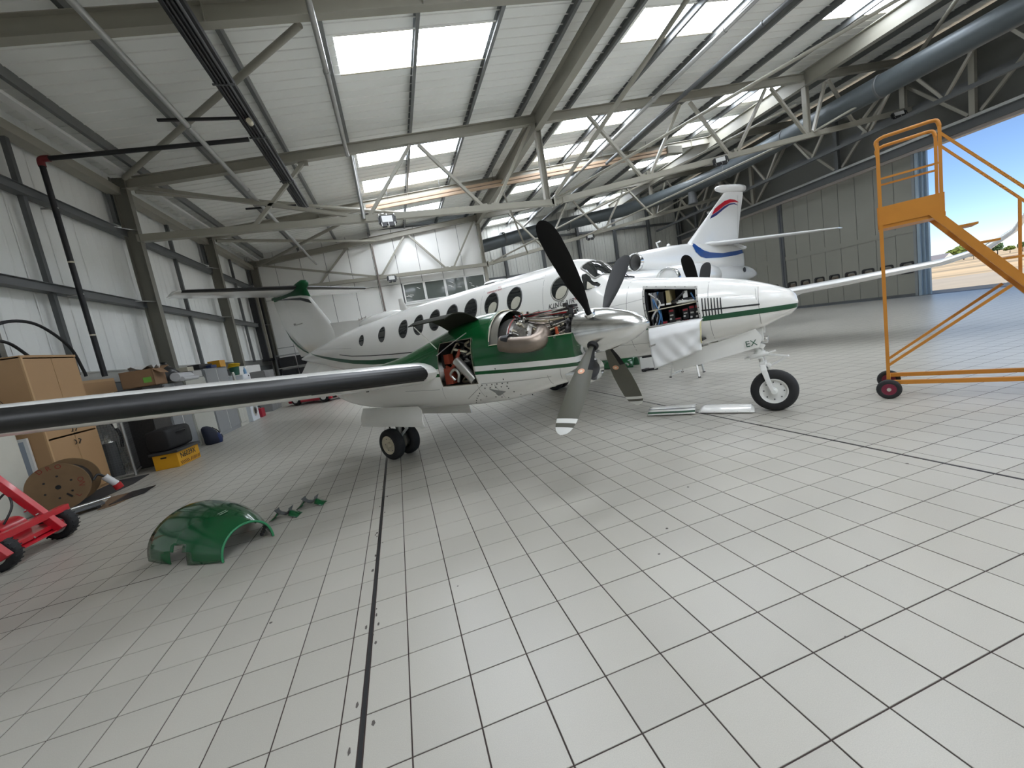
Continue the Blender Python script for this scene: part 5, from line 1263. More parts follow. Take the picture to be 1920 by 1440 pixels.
MB().tube([r[-1] + V((.004, -.004, 0)) for r in rows[2:18]], .008, 6).build('yellow_hem', mat('hem_cream', (.62, .55, .30), .7), sh)
MB().bar(rows[10][0] + V((-.01, -.012, -.0)), rows[10][0] + V((.09, -.014, .02)), .004, .022).build('strap_tab', mat('tab_grey', (.35, .34, .32), .6), sh)
# step stool under the nose
st = thing('step_stool', 'folding aluminium step stool under the nose of the turboprop', 'stool', (6.52, 3.62, 0), 0)
M_ALU = mat('aluminium', (.62, .62, .60), .32, metal=.7)
fe = [(-.35, .14, 0), (-.13, -.54, 0), (.22, .45, 0), (.37, -.10, 0)]
tp = [(-.20, .08, .62), (-.05, -.32, .62), (.06, .20, .62), (.19, -.16, .62)]
for p, q in zip(fe, tp):
    l_ = MB().bar(p, q, .03, .03).build('leg', M_ALU, st); MB().box((p[0], p[1], .012), (.04, .04, .024)).build('rubber_foot', M_RUBBER, l_)
MB().bar(V(fe[2]) * .72 + V(tp[2]) * .28, V(fe[3]) * .72 + V(tp[3]) * .28, .025, .035).build('stretcher', M_ALU, st)
MB().bar(V(fe[0]) * .9 + V(tp[0]) * .1, V(fe[2]) * .9 + V(tp[2]) * .1, .012, .02).build('spreader_bar', M_ALU, st)
MB().prism([(-.22, .10, .60), (-.05, -.36, .60), (.21, -.18, .60), (.06, .24, .60)], (0, 0, .03)).build('top_step', M_ALU, st)
sg = thing('floor_sign', 'white board on a black foot standing behind the hanging cloth', 'sign', (6.67, 5.3, 0), radians(-35))
MB().box((0, 0, .23), (.44, .03, .32)).build('board', M_WHITE, sg); MB().box((.02, -.001, .385), (.36, .034, .05)).build('black_band', M_BLACK, sg)
mb = MB().prism([(-.2, -.16, 0), (-.14, -.16, .06), (-.1, -.02, .08), (-.1, .02, .08), (-.14, .16, .06), (-.2, .16, 0)], (.1, 0, 0)); mb.box((.0, 0, .03), (.42, .06, .05)); mb.build('foot', M_BLACK, sg)

# ------------------------------------------------------------------ services under the roof
def pipe(name, label, pts, r, m, cat='pipe', joints=True, group=None):
    t = thing(name, label, cat, pts[0], 0, group); o = V(pts[0])
    MB().tube([V(p) - o for p in pts], r, 14).build('tube', m, t, smooth=50)
    if joints:
        a, b = V(pts[0]) - o, V(pts[-1]) - o; L = (b - a).length; n = max(1, int(L / 3.3))
        for i in range(1, n): p = a + (b - a) * (i / n); d = (b - a).normalized() * .05; MB().cyl(p - d, p + d, r * 1.22, 14).build('coupling', m, t, smooth=50)
    return t
pipe('conduit_pipe', 'long bright galvanised pipe slung under the left roof slope', [(-2.95, -8, 6.95), (-2.95, 20.2, 6.95)], .055, M_GALV)
pipe('conduit_pipe', 'pale galvanised pipe running along the purlin beside the first skylight', [(-.02, -6, 8.04), (-.02, 10.2, 8.04)], .06, M_GALV)
pipe('downpipe', 'vertical steel pipe dropping from rafter to bottom chord of the front truss', [(.11, 10.2, 8.0), (.09, 10.2, 6.05)], .06, M_GALV, joints=False)
pipe('downpipe', 'tall vertical pipe standing in front of the white end wall', [(.06, 21.5, 8.0), (.1, 21.5, 0.0)], .055, mat('pipe_brown', (.2, .17, .15), .5), joints=False)
for x, z, lab in ((9.3, 8.55, 'galvanised pipe under the roof just right of the ridge girder'), (10.7, 8.75, 'dark cable duct under the roof right of the ridge girder')):
    pipe('roof_pipe', lab, [(x + 1.6, -4, z + .5), (x + 1.6, 26, z + .5)], .07, M_GALV if 'galv' in lab else M_DKSTEEL)
tr = thing('cable_tray', 'black cable tray bundle running along under the left roof', 'cable tray', (-1.95, -6, 7.4))
mb = MB().bb((-.17, 0, -.01), (.17, 18.7, .0)); mb.bb((-.17, 0, 0), (-.155, 18.7, .1)); mb.bb((.155, 0, 0), (.17, 18.7, .1)); mb.build('tray', M_BLACK, tr)
for i, x in enumerate((-.11, -.05, .02, .09)):
    MB().tube([(x, 0, -.03), (x + .01, 9, -.035), (x, 18.7, -.03)], .024, 8).build('cable', (M_BLACK, M_IRON, M_BLACK, M_DKSTEEL)[i], tr, smooth=60)
for y in (3.5, 6.1, 8.0, 9.3, 11.4, 13.5, 16.2): MB().box((.0, y, -.045), (.40, .035, .03)).cyl((-.18, y, 0), (-.18, y, .9), .006, 6).build('hanger', M_DKSTEEL, tr)
MB().lathe([(.06, 0), (.06, .16), (.02, .2)], (.05, 12.6, -.1), (0, 1, .1), 12).build('junction_box', M_CREAM, tr)
pp = thing('black_pipe', 'black pipe with red elbow climbing the left wall and crossing to the tray', 'pipe', (-6.30, 7.4, 2.2))
MB().cyl((0, 0, 0), (0, 0, 4.72), .055, 14).build('riser', M_BLACK, pp, smooth=50)
MB().cyl((.1, 0, 4.84), (4.15, 0, 5.08), .05, 14).build('crossing', M_BLACK, pp, smooth=50)
MB().tube(smoothpath([(0, 0, 4.68), (.0, 0, 4.80), (.05, 0, 4.84), (.16, 0, 4.845)]), .068, 12).build('red_elbow', mat('elbow_red', (.16, .015, .018), .4), pp, smooth=60)
for z in (1.9, 3.8): MB().bar((-.25, 0, z), (.06, 0, z), .03, .03).build('pipe_clip', M_GALV, pp)
for z in (.95, 2.6): MB().cyl((0, 0, z), (0, 0, z + .035), .058, 12).build('tape_band', M_CREAM, pp)
for y, z in ((6.5, 7.3), (11.7, 7.15)):
    b_ = tag(MB().bar((-3.62, y, z), (-2.05, y, z), .05, .05).build('support_bar', M_BLACK), 'black hanging support bar nearer the camera under the tray' if y < 8 else 'black hanging support bar beyond the front truss under the tray', 'bar', 'support bars under the cable tray')
hb = thing('radiant_heater', 'long twin tube radiant heater in pale beige casing below the second rafter', 'heater', (0.2, 15.35, 7.95))
M_BEI = mat('heater_beige', (.55, .40, .28), .4, metal=.3)
for dz in (0, .16): MB().bar((0, 0, dz), (16.5, 0, 1.75 + dz), .12, .11).build('heater_tube', M_BEI, hb)
MB().bb((15.8, -.16, 1.6), (16.7, .16, 1.95)).build('burner_box', M_STEEL, hb)
for x in (1, 3.4, 6, 9, 12, 14.6): MB().cyl((x, 0, x * .106 + .2), (x, 0, x * .106 + .75), .008, 6).build('hanger', M_DKSTEEL, hb)
du = thing('ventilation_duct', 'fat round grey ventilation duct under the roof near the big doors', 'duct', (20.9, -13, 8.85))
path = [(20.9, y, 8.88) for y in (-13, -8, -3, 2, 7, 12, 16)] + [(20.7, 18.5, 8.95), (19.9, 21, 9.05), (18.2, 23.2, 9.0), (15.8, 24.2, 8.9), (11.5, 24.3, 8.45), (7.2, 24.3, 7.75)]
MB().tube([V(p) - V((20.9, -13, 8.85)) for p in smoothpath(path, 4)], .43, 24).build('duct_run', mat('duct_grey_paint', (.09, .105, .11), .45, metal=.3, var=.1), du, smooth=60)
for y in (-6, 0, 4.2, 8.4, 12.6, 16.3): MB().lathe([(.435, -.05), (.46, -.03), (.46, .03), (.435, .05)], (0, y + 13, .03), (0, 1, 0), 24, cap=False).build('duct_collar', M_DKSTEEL, du, smooth=40)
for x in (16.5, 14, 11.5, 9): MB().lathe([(.435, -.06), (.455, -.04), (.455, .04), (.435, .06)], (x - 20.9, 37.25, .0 - (15.8 - x) * .105), (1, 0, .1), 24, cap=False).build('duct_collar', M_DKSTEEL, du, smooth=40)
MB().lathe([(.25, 0), (.25, -.5), (.3, -.62), (.3, -.75)], (-.35, 32.0, -.25), (0, 0, 1), 20).build('outlet_branch', M_DKSTEEL, du, smooth=40)
def floodlight(x, y, z, label, tilt=.5, rz=0):
    t = thing('floodlight', label, 'lamp', (x, y, z), rz, 'floodlights on the truss chords')
    R = Matrix.Rotation(-tilt, 3, 'X')
    bx = lambda c, d: MB().box(R @ V(c), d, R)
    bx((0, 0, 0), (.50, .10, .34)).build('housing', M_BLACK, t, bevel=.02)
    MB().box(R @ V((0, -.052, .02)), (.34, .012, .22), R).build('lens', mat('lamp_lens', (.62, .62, .60), .25), t)
    mb = MB()
    for s_ in (-1, 1): mb.box(R @ V((s_ * .265, 0, 0)), (.04, .07, .22), R)
    mb.build('side_bracket', M_BLACK, t)
    mb = MB()
    for s_ in (-.12, .12): mb.box(R @ V((s_, -.03, -.20)), (.16, .09, .09), R)
    mb.build('driver_box', M_BLACK, t)
    mb = MB()
    for s_ in (-.24, .0, .24): mb.box(R @ V((s_, -.055, .18 - .4 * (s_ != 0) * .02)), (.025, .02, .05), R)
    for s_ in (-.2, .02, .22): mb.box(R @ V((s_, -.08, -.18)), (.015, .01, .12), R)
    mb.build('clip', M_GALV, t)
floodlight(.81, 10.16, 5.93, 'black floodlight on the near truss above the tail', .25)
floodlight(.83, 21.53, 5.93, 'black floodlight on the far truss in front of the white end wall', .25)
floodlight(14.3, 10.05, 7.05, 'floodlight on the near truss right of the big propeller', .5, radians(-35))
floodlight(24.6, 10.0, 8.55, 'floodlight at the right end of the near truss by the door header', .6, radians(-40))
floodlight(14.1, 21.35, 6.98, 'small floodlight on the far truss right of the upper propeller blade', .5, radians(-30))
floodlight(23.9, 21.35, 7.7, 'floodlight on the far truss beside the jet fin', .5, radians(-30))

# ------------------------------------------------------------------ storage along the left wall
M_TAN = mat('tan_board', (0.42, 0.255, 0.125), 0.55, var=0.05, scale=3); M_TAN2 = mat('tan_edge', (0.52, .33, .17), .5)
wd = thing('wardrobe', 'tall tan wooden wardrobe with double doors against the left wall', 'cupboard', (-5.95, 5.04, 0))
mb = MB().bb((-.17, -.62, 0), (.25, -.60, 2.6)); mb.bb((-.17, .58, 0), (.25, .60, 2.6)); mb.bb((-.17, -.62, 2.58), (.27, .60, 2.62)); mb.bb((-.17, -.6, 0), (-.15, .6, 2.6)); mb.bb((-.17, -.6, 0), (.24, .6, .06)); mb.bb((-.15, -.6, 1.19), (.24, .6, 1.21)); mb.build('carcass', M_TAN, wd)
MB().bb((.25, -.62, 0), (.275, -.585, 2.58)).build('edge_strip', M_TAN2, wd)
for y0, y1 in ((-.58, -.005), (.005, .58)):
    for z0, z1 in ((.05, 1.13), (1.16, 2.56)):
        d_ = MB().bb((.25, y0, z0), (.27, y1, z1)).build('door', M_TAN, wd, bevel=.003)
        yh = -.05 if y0 < 0 else .05; zz = 1.0 if z0 < 1 else 1.24
        MB().tube(smoothpath([(.272, yh, zz + .04), (.30, yh * 1.2, zz + .02), (.29, yh * .8, zz - .02), (.272, yh, zz - .05)]), .008, 6).build('handle', M_BLACK, d_)
mb = MB()
for y, z in ((-.35, 2.2), (-.15, 1.8)): mb.box((y + .1, -.625, z), (.02, .012, .03))
mb.tube([(-.25, -.626, 2.2), (-.2, -.628, 2.0), (-.08, -.626, 1.8), (-.12, -.626, 1.7)], .004, 5); mb.build('wire_clip', M_BLACK, wd)
wc = thing('wall_cupboard', 'lower tan cupboard hung on the wall right of the wardrobe', 'cupboard', (-6.46, 7.15, 1.3))
MB().bb((-.22, -.82, 0), (.20, .45, .84)).build('carcass', M_TAN2, wc); MB().bb((.20, -.78, .02), (.22, .42, .78)).build('door', M_TAN, wc)
hs = thing('hose', 'black hose looped over the top of the tan wardrobe', 'hose', (-5.95, 5.04, 2.62))
MB().tube(smoothpath([(-.1, -.5, .02), (-.15, -.62, .25), (-.14, -.2, .62), (-.15, .55, .66), (-.15, 1.2, .25), (-.16, 1.42, -.25), (-.16, 1.45, -.40)], 8), .028, 10).build('outer_loop', M_RUBBER, hs, smooth=60)
MB().tube(smoothpath([(.0, -.6, .02), (-.05, -.52, .28), (-.05, -.25, .25), (-.02, .0, .02)], 8), .026, 10).build('inner_loop', M_RUBBER, hs, smooth=60)
fr_ = thing('white_cabinet', 'white cabinet with rounded top at the left edge behind the wing', 'cabinet', (-6.2, 3.74, 0))
MB().bb((-.3, -.45, 0), (.34, .42, 1.80)).build('body', mat('appliance_white', (.62, .60, .52), .4), fr_, bevel=.03)
MB().bb((-.25, .42, .0), (.25, .62, 1.2)).build('grey_side_panel', mat('panel_bluegrey', (.20, .23, .27), .45), fr_); MB().bb((-.25, .62, 0), (.3, .66, 1.25)).build('trim_bar', M_PANEL, fr_)
bxk = thing('black_box', 'black lidded device sitting on top of the white cabinet', 'device', (-6.05, 3.66, 1.80))
MB().box((0, .05, .06), (.30, .38, .12)).build('body', M_BLACK, bxk, bevel=.015); MB().box((.1, .1, .17), (.14, .2, .12)).build('head', M_BLACK, bxk, bevel=.02)
# cable drum
dr = thing('cable_drum', 'wooden cable drum with red stencil leaning by the wardrobe', 'drum', (-5.42, 4.05, 0.012), radians(16))
M_PLY = mat('drum_ply', (.19, .115, .055), .7, var=.2, scale=5)
for y, nm in ((-.14, 0), (.36, 1)):
    f_ = MB().lathe([(.385, 0), (.385, .03)], (0, y, .387), (0, 1, 0), 40).build('flange', M_PLY, dr, smooth=30)
    if nm == 0:
        mb = MB()
        mb.lathe([(.035, 0), (.035, .004), (.001, .004)], (0, y - .001, .387), (0, -1, 0), 16); mb.build('spindle_hole', M_BLACK, f_)
        mb = MB()
        for k in range(6):
            a = k * 1.05 + .4; mb.lathe([(.016, 0), (.016, .003), (.001, .003)], (.18 * cos(a), y - .001, .387 + .18 * sin(a)), (0, -1, 0), 10)
        mb.build('bolt_hole', M_BLACK, f_); MB().box((.10, y - .003, .22), (.09, .006, .025), Matrix.Rotation(.9, 3, 'Y')).build('cable_slot', M_BLACK, f_)
        for s_, a0 in (('NO', -.25), ('L', -.85), ('OR', 1.5), ('D', 2.1)):
            for i, ch in enumerate(s_):
                a = a0 + .28 * i
                text_mesh(ch, .10, mat('stencil_red', (.22, .03, .02), .7), 'stencil', f_, basis((.31 * cos(a), y - .004, .387 + .31 * sin(a)), (-sin(a), 0, cos(a)), (-cos(a), 0, -sin(a))) if a < .5 else basis((.33 * cos(a), y - .004, .387 + .30 * sin(a)), (sin(a), 0, -cos(a)), (cos(a), 0, sin(a))))
MB().cyl((0, -.11, .387), (0, .36, .387), .2, 24).build('core', M_IRON, dr, smooth=40)
MB().lathe([(.28, -.1), (.29, 0), (.29, .3), (.28, .36)], (0, 0, .387), (0, 1, 0), 32, cap=False).build('cable_coil', M_BLACK, dr, smooth=40)
pg = thing('plug', 'white and red industrial plug hanging from the cable drum', 'plug', (-4.98, 4.32, 0.0))
MB().cyl((-.02, .0, .36), (.08, .06, .18), .055, 14).build('plug_body', mat('plug_white', (.6, .6, .6), .4), pg, smooth=40); MB().cyl((.08, .06, .18), (.10, .08, .09), .065, 14).build('red_collar', M_RED, pg, smooth=40); MB().tube(smoothpath([(-.02, 0, .36), (-.08, -.04, .42), (-.12, -.1, .35)]), .02, 8).build('cable', M_BLACK, pg)
# mats on the floor
def flat(name, label, cat, poly, m, z=.004, th=.01, group=None):
    c = V((sum(p[0] for p in poly) / len(poly), sum(p[1] for p in poly) / len(poly), 0))
    o = MB().prism([V((p[0], p[1], 0)) - c for p in poly], (0, 0, th)).build(name, m); o.location = c + V((0, 0, z)); return tag(o, label, cat, group)
flat('rubber_mat', 'dark rubber mat lying in front of the wardrobe', 'mat', [(-5.66, 3.3), (-5.2, 3.3), (-5.0, 5.0), (-5.1, 5.7), (-5.66, 5.7)], mat('mat_black', (.03, .03, .032), .8), .001)
flat('cardboard_sheet', 'flat brown cardboard sheet with a black corner on the tiles', 'cardboard', [(-4.62, 3.35), (-4.45, 3.45), (-4.30, 4.25), (-4.9, 4.15)], mat('card_brown', (.14, .085, .045), .8), .001)
flat('black_sheet', 'black plastic sheet at the corner of the cardboard on the tiles', 'sheet', [(-4.56, 3.5), (-4.25, 3.85), (-4.30, 4.30), (-4.62, 4.20)], M_BLACK, .012, .006)
dl = thing('platform_dolly', 'low grey metal dolly plate with a bright handle bar by the drum', 'dolly', (-5.0, 3.40, 0.012), radians(40))
MB().box((0, 0, .06), (.75, .42, .04)).build('plate', M_DKSTEEL, dl, bevel=.008); MB().cyl((-.35, -.2, .12), (.45, -.2, .12), .016, 10).build('handle_bar', M_CHROME, dl, smooth=40); MB().box((-.05, .02, .09), (.12, .05, .02)).build('grip_slot', M_BLACK, dl)
for x in (-.3, .3):
    for y in (-.17, .17): MB().cyl((x, y - .02, .025), (x, y + .02, .025), .025, 12).build('caster', M_RUBBER, dl)
# wire mesh cage
cg = thing('mesh_cage', 'grey wire mesh cage panel standing beside the wardrobe', 'cage', (-5.9, 6.05, 0))
M_MESH = mat('mesh_wire', (.16, .16, .16), .5, metal=.4)
for p, q in (((-.3, -.3, 0), (-.3, -.3, 1.5)), ((.45, -.12, 0), (.45, -.12, 1.35)), ((.0, 1.1, 0), (.0, 1.1, 1.4))): MB().cyl(p, q, .025, 10).build('post', M_GALV, cg, smooth=40)
MB().cyl((.45, -.12, 1.33), (-.0, 1.1, 1.38), .02, 10).cyl((-.3, -.3, 1.33), (.45, -.12, 1.33), .02, 10).cyl((.45, -.12, .05), (0, 1.1, .05), .02, 10).cyl((-.3, -.3, .05), (.45, -.12, .05), .02, 10).build('frame_rail', M_GALV, cg, smooth=40)
mb = MB()
for (p, q) in (((-.3, -.3), (.45, -.12)), ((.45, -.12), (0, 1.1))):
    L = (V((q[0], q[1], 0)) - V((p[0], p[1], 0))).length
    for i in range(int(L / .05)):
        t = i * .05 / L; x, y = p[0] + (q[0] - p[0]) * t, p[1] + (q[1] - p[1]) * t; mb.bar((x, y, .05), (x, y, 1.33), .004, .004)
    for i in range(26): mb.bar((p[0], p[1], .06 + .05 * i), (q[0], q[1], .06 + .05 * i), .004, .004)
mb.build('wire_mesh', M_MESH, cg, kind='stuff')
mb = MB().cyl((-.05, .15, 0), (-.05, .15, .75), .13, 18); o = thing('gas_cylinder', 'dark cylinder standing inside the wire cage', 'cylinder', (-5.95, 6.2, 0)); mb.build('body', M_DKSTEEL, o, smooth=40)
MB().lathe([(.13, 0), (.10, .06), (.04, .1), (.035, .16)], (-.05, .15, .75), (0, 0, 1), 16).build('neck', M_SIL, o, smooth=40)
hb2 = thing('black_hose', 'black hose hanging inside the wire cage', 'hose', (-5.95, 6.3, .7)); MB().tube(smoothpath([(.1, -.1, .8), (.12, .0, .5), (.2, .05, .2), (.15, .1, -.1)]), .03, 8).build('tube', M_RUBBER, hb2, smooth=60)
# yellow crate with registration
yc_ = thing('storage_crate', 'yellow lidded crate lettered N6039X with hazard stripes beside the cage', 'crate', (-5.08, 5.90, 0), radians(-5))
M_YC = mat('crate_yellow', (.62, .31, .012), .5, var=.05)
MB().bb((0, 0, .0), (.47, .80, .33)).build('tub', M_YC, yc_, bevel=.006)
MB().bb((-.04, -.035, .32), (.51, .84, .375)).build('lid', mat('crate_lid', (.035, .036, .038), .55), yc_, bevel=.006)
MB().prism(V and [(.17 + .025 * cos(a) + (.07 if cos(a) > 0 else 0), -.004, .245 + .017 * sin(a)) for a in [2 * pi * k / 14 for k in range(14)]], (0, .006, 0)).build('hand_hole', M_BLACK, yc_)
text_mesh('N6039X', .16, M_BLACK, 'lettering', yc_, basis((.4715, .10, .165), (0, 1, 0), (0, 0, 1)), extrude=.0015, bold=.0025)
mb = MB()
for i in range(14):
    y = .05 + .052 * i; k = 1 if i < 7 else -1
    mb.prism([V((.4705, y, .03)), V((.4705, y + .022, .03)), V((.4705, y + .022 - k * .05 + .0, .10)), V((.4705, y - k * .05, .10))] if 0 < y - k * .05 < .8 and y - k * .05 + .022 < .8 else [V((.4705, y, .03)), V((.4705, y + .022, .03)), V((.4705, y + .022 - k * .01, .045))], (.0015, 0, 0))
mb.build('hazard_stripe', mat('stripe_maroon', (.06, .012, .012), .5), yc_)
bg_ = thing('duffel_bag', 'black padded duffel bag lying on the lid of the yellow crate', 'bag', (-4.86, 6.28, .375), radians(82))
mb = MB().loft([[V((x, w * .24 * math.copysign(abs(cos(a)) ** .4, cos(a)), .24 + .24 * h * math.copysign(abs(sin(a)) ** .42, sin(a)))) for a in [2 * pi * k / 24 for k in range(24)]] for x, w, h in ((-.38, .8, .82), (-.36, .95, .95), (-.2, 1, .97), (-.17, 1.03, .98), (.0, 1.02, 1.0), (.17, 1.03, 1.0), (.2, 1, .98), (.36, .95, .95), (.38, .8, .8))])
mb.build('body', mat('bag_black', (.012, .012, .013), .7, bump=.3, scale=40), bg_, smooth=60); MB().tube(smoothpath([(-.15, -.2, .3), (-.12, -.28, .36), (.1, -.28, .36), (.14, -.2, .3)]), .012, 8).build('strap', M_BLACK, bg_); MB().box((-.34, -.05, .3), (.02, .04, .02)).build('buckle', M_SIL, bg_)
bp_ = thing('backpack', 'dark blue and black backpack slumped on the floor before the grey lockers', 'backpack', (-5.0, 8.55, 0), radians(20))
MB().loft([[V((w * .19 * cos(a) + ox, .24 * w * sin(a), z)) for a in [2 * pi * k / 20 for k in range(20)]] for z, w, ox in ((.0, .9, 0), (.06, 1.05, .01), (.2, 1.0, .0), (.34, .85, -.04), (.45, .62, -.08), (.5, .3, -.1))]).build('body', mat('pack_navy', (.005, .008, .022), .7, var=.3), bp_, smooth=60)
MB().loft([[V((.13 + .1 * w * cos(a), -.02 + .16 * w * sin(a), z)) for a in [2 * pi * k / 16 for k in range(16)]] for z, w in ((.0, .8), (.08, 1), (.2, .9), (.27, .5))]).build('front_pocket', mat('pocket_navy', (.01, .022, .09), .7), bp_, smooth=60)
MB().tube(smoothpath([(.12, .2, .35), (.2, .28, .2), (.22, .26, .08), (.15, .2, .05)]), .014, 8).tube(smoothpath([(.05, .22, .42), (.16, .32, .26), (.14, .3, .1)]), .012, 8).build('strap', M_BLACK, bp_, smooth=60); MB().box((.2, .27, .2), (.02, .07, .03), Matrix.Rotation(.6, 3, 'X')).box((.17, .24, .1), (.02, .06, .03), Matrix.Rotation(-.5, 3, 'X')).build('strap_buckle', M_PANEL, bp_)
# row of lockers and cupboards
def locker(name, label, y0, y1, z, m, split, xf=-5.25, grp='cabinets along the left wall'):
    t = thing(name, label, 'cabinet', (xf - .25, (y0 + y1) / 2, 0), 0, grp); w = (y1 - y0) / 2 - .012
    MB().bb((-.3, -w, 0), (.23, w, z)).build('carcass', m, t)
    if split:
        for a, b in ((-w + .02, -.012), (.012, w - .02)):
            d_ = MB().bb((.23, a, .1), (.25, b, z - .03)).build('door', m, t, bevel=.004)
            MB().bb((.25, (b - .05 if a < 0 else a + .03), z * .55), (.262, (b - .03 if a < 0 else a + .05), z * .55 + .12)).build('handle', M_BLACK, d_)
        MB().bb((.225, -.014, .1), (.246, .014, z - .03)).build('door_strip', M_PANEL, t)
    else: MB().bb((.23, -w + .02, .04), (.25, w - .02, z - .03)).build('door', m, t, bevel=.004)
    return t
M_LG = mat('locker_grey', (.24, .25, .255), .45); M_LB = mat('locker_beige', (.46, .46, .41), .5)
locker('steel_cupboard', 'grey double door cupboard right of the open cardboard box', 7.42, 8.42, 1.80, M_LG, True)
locker('dark_cupboard', 'black low cupboard carrying the open cardboard box', 6.62, 7.38, 1.80, M_IRON, False)
locker('pale_cupboard', 'pale beige single door cupboard behind the backpack', 8.48, 9.72, 1.86, M_LB, False)
locker('tall_locker', 'taller grey double door locker with a yellow case on top', 9.76, 11.45, 2.08, M_LG, True)
locker('beige_locker', 'beige two door locker between grey locker and washing machine', 11.5, 12.25, 1.45, M_LB, True)
def washer(y, z, label):
    t = thing('washing_machine', label, 'appliance', (-5.45, y, z), 0, 'stacked white laundry machines')
    MB().bb((-.3, -.38, .0), (.28, .38, .80)).build('body', mat('enamel_white', (.66, .70, .74), .3), t, bevel=.012)
    MB().bb((.28, -.37, .66), (.292, .37, .79)).build('control_panel', mat('panel_white', (.72, .75, .78), .3), t)
    MB().lathe([(.20, 0), (.20, .02), (.16, .03), (.15, .02)], (.28, 0, .36), (1, 0, 0), 28, cap=False).build('door_ring', M_SIL, t, smooth=40); MB().lathe([(.15, .0), (.10, .035), (.01, .045)], (.282, 0, .36), (1, 0, 0), 24).build('porthole', M_WIN, t, smooth=40)
    MB().cyl((.29, .2, .73), (.31, .2, .73), .03, 14).build('dial', M_DKSTEEL, t)
washer(12.78, 0, 'white washing machine standing on the floor under the dryer'); washer(12.78, .94, 'white front loading dryer stacked on the washing machine')
def carton(name, label, cat, c, d, m, rz=0, extra=None, group=None):
    t = thing(name, label, cat, c, rz, group)
    MB().box((0, 0, d[2] / 2), d).build('body', m, t, bevel=.004)
    return t
cb = thing('cardboard_box', 'open brown cardboard box with a green label on the black cupboard', 'box', (-5.42, 7.10, 1.81), radians(6))
M_CB = mat('corrugated_card', (.25, .145, .075), .75, var=.08)
mb = MB()
for a, b in (((-.3, -.33, 0), (-.28, .33, .38)), ((.28, -.33, 0), (.30, .33, .38)), ((-.3, -.33, 0), (.3, -.31, .38)), ((-.3, .31, 0), (.3, .33, .38)), ((-.3, -.33, 0), (.3, .33, .02))): mb.bb(a, b)
mb.build('carton', M_CB, cb)
MB().prism([(-.3, .33, .37), (.3, .33, .37), (.33, .58, .44), (-.25, .56, .45)], (0, 0, .012)).build('flap', M_CB, cb); MB().prism([(.3, -.3, .37), (.3, .25, .37), (.42, .18, .25), (.42, -.24, .26)], (0, 0, .012)).build('flap', M_CB, cb)
MB().bb((.10, -.334, .08), (.25, -.33, .20)).build('green_label', mat('label_green', (.16, .40, .06), .6), cb)
MB().loft([[V((-.22 + .1 * i, -.2 + .08 * k + .03 * sin(i * 2 + k), .40 + .05 * sin(i * 1.7 + k * 2.1) + .03)) for k in range(6)] for i in range(6)], closed=False).build('packing_paper', M_PANEL, cb, smooth=60)
rl = thing('film_roll', 'white plastic film roll lying between cardboard box and black bag', 'roll', (-5.14, 8.02, 1.81)); MB().cyl((.05, -.32, .12), (.05, .42, .10), .11, 18).build('roll', mat('film_white', (.55, .56, .57), .35), rl, smooth=40); MB().cyl((.18, -.3, .05), (.18, .5, .05), .055, 14).build('inner_roll', mat('film_white', (.55, .56, .57), .35), rl, smooth=40)
bb_ = thing('bin_bag', 'large black bin bag heaped behind the film roll', 'bag', (-5.62, 8.52, 1.87))
MB().loft([[V((w * .26 * cos(a) * (1 + .12 * sin(3 * a + z * 9)), .42 * w * sin(a) * (1 + .1 * sin(4 * a + z * 5)), z)) for a in [2 * pi * k / 20 for k in range(20)]] for z, w in ((-.0, .95), (.08, 1.05), (.2, .95), (.32, .7), (.40, .35), (.47, .2), (.5, .28))]).build('body', mat('bag_gloss', (.01, .01, .011), .35), bb_, smooth=60)
carton('archive_box', 'grey and white lidded box on the pale cupboard', 'box', (-5.42, 9.3, 1.87), (.36, .52, .18), mat('box_grey', (.42, .42, .41), .6)); carton('small_carton', 'small cream carton on top of the grey lidded box', 'box', (-5.45, 9.15, 2.06), (.26, .36, .12), mat('carton_cream', (.45, .42, .33), .65))
carton('tool_case', 'bright yellow tool case on top of the tall grey locker', 'case', (-5.38, 11.1, 2.09), (.34, .44, .22), mat('case_yellow', (.55, .27, .01), .45))
carton('black_case', 'long black case lying on top of the tall grey locker', 'case', (-5.55, 10.35, 2.09), (.3, .9, .15), M_BLACK)
carton('blue_bag', 'small dark blue bag in front of the long black case', 'bag', (-5.32, 10.5, 2.09), (.14, .4, .09), mat('bag_blue', (.02, .04, .12), .6))
bk = thing('bucket', 'green bucket with yellow hose coiled on its rim on the dryer', 'bucket', (-5.42, 12.55, 1.75)); MB().lathe([(.13, 0), (.17, .30), (.16, .3), (.12, .01)], (0, 0, 0), (0, 0, 1), 24).build('pail', mat('pail_green', (.01, .08, .05), .45), bk, smooth=40)
for i in range(4): MB().lathe([(.17, -.018), (.195, 0), (.17, .018), (.15, 0), (.17, -.018)], (.01 * i, .01 * i - .02, .30 + .035 * i), (.05 * i - .1, .1, 1), 24, cap=False).build('hose_turn', mat('hose_yellow', (.60, .42, .02), .45), bk, smooth=60)
bo = thing('spray_bottle', 'white and blue spray bottle beside the green bucket', 'bottle', (-5.22, 12.92, 1.75)); MB().lathe([(.05, 0), (.05, .14), (.02, .2), (.02, .24)], (0, 0, 0), (0, 0, 1), 16).build('bottle_body', mat('bottle_blue', (.2, .38, .6), .3), bo, smooth=40); MB().box((.02, 0, .26), (.09, .03, .04)).build('spray_head', M_PANEL, bo)
b3 = thing('aerosol_can', 'silver can standing left of the green bucket on the beige locker', 'can', (-5.3, 12.0, 1.46)); MB().cyl((0, 0, 0), (0, 0, .36), .05, 14).build('body', M_SIL, b3, smooth=40); MB().cyl((0, 0, .36), (0, 0, .41), .035, 14).build('cap', M_PANEL, b3)
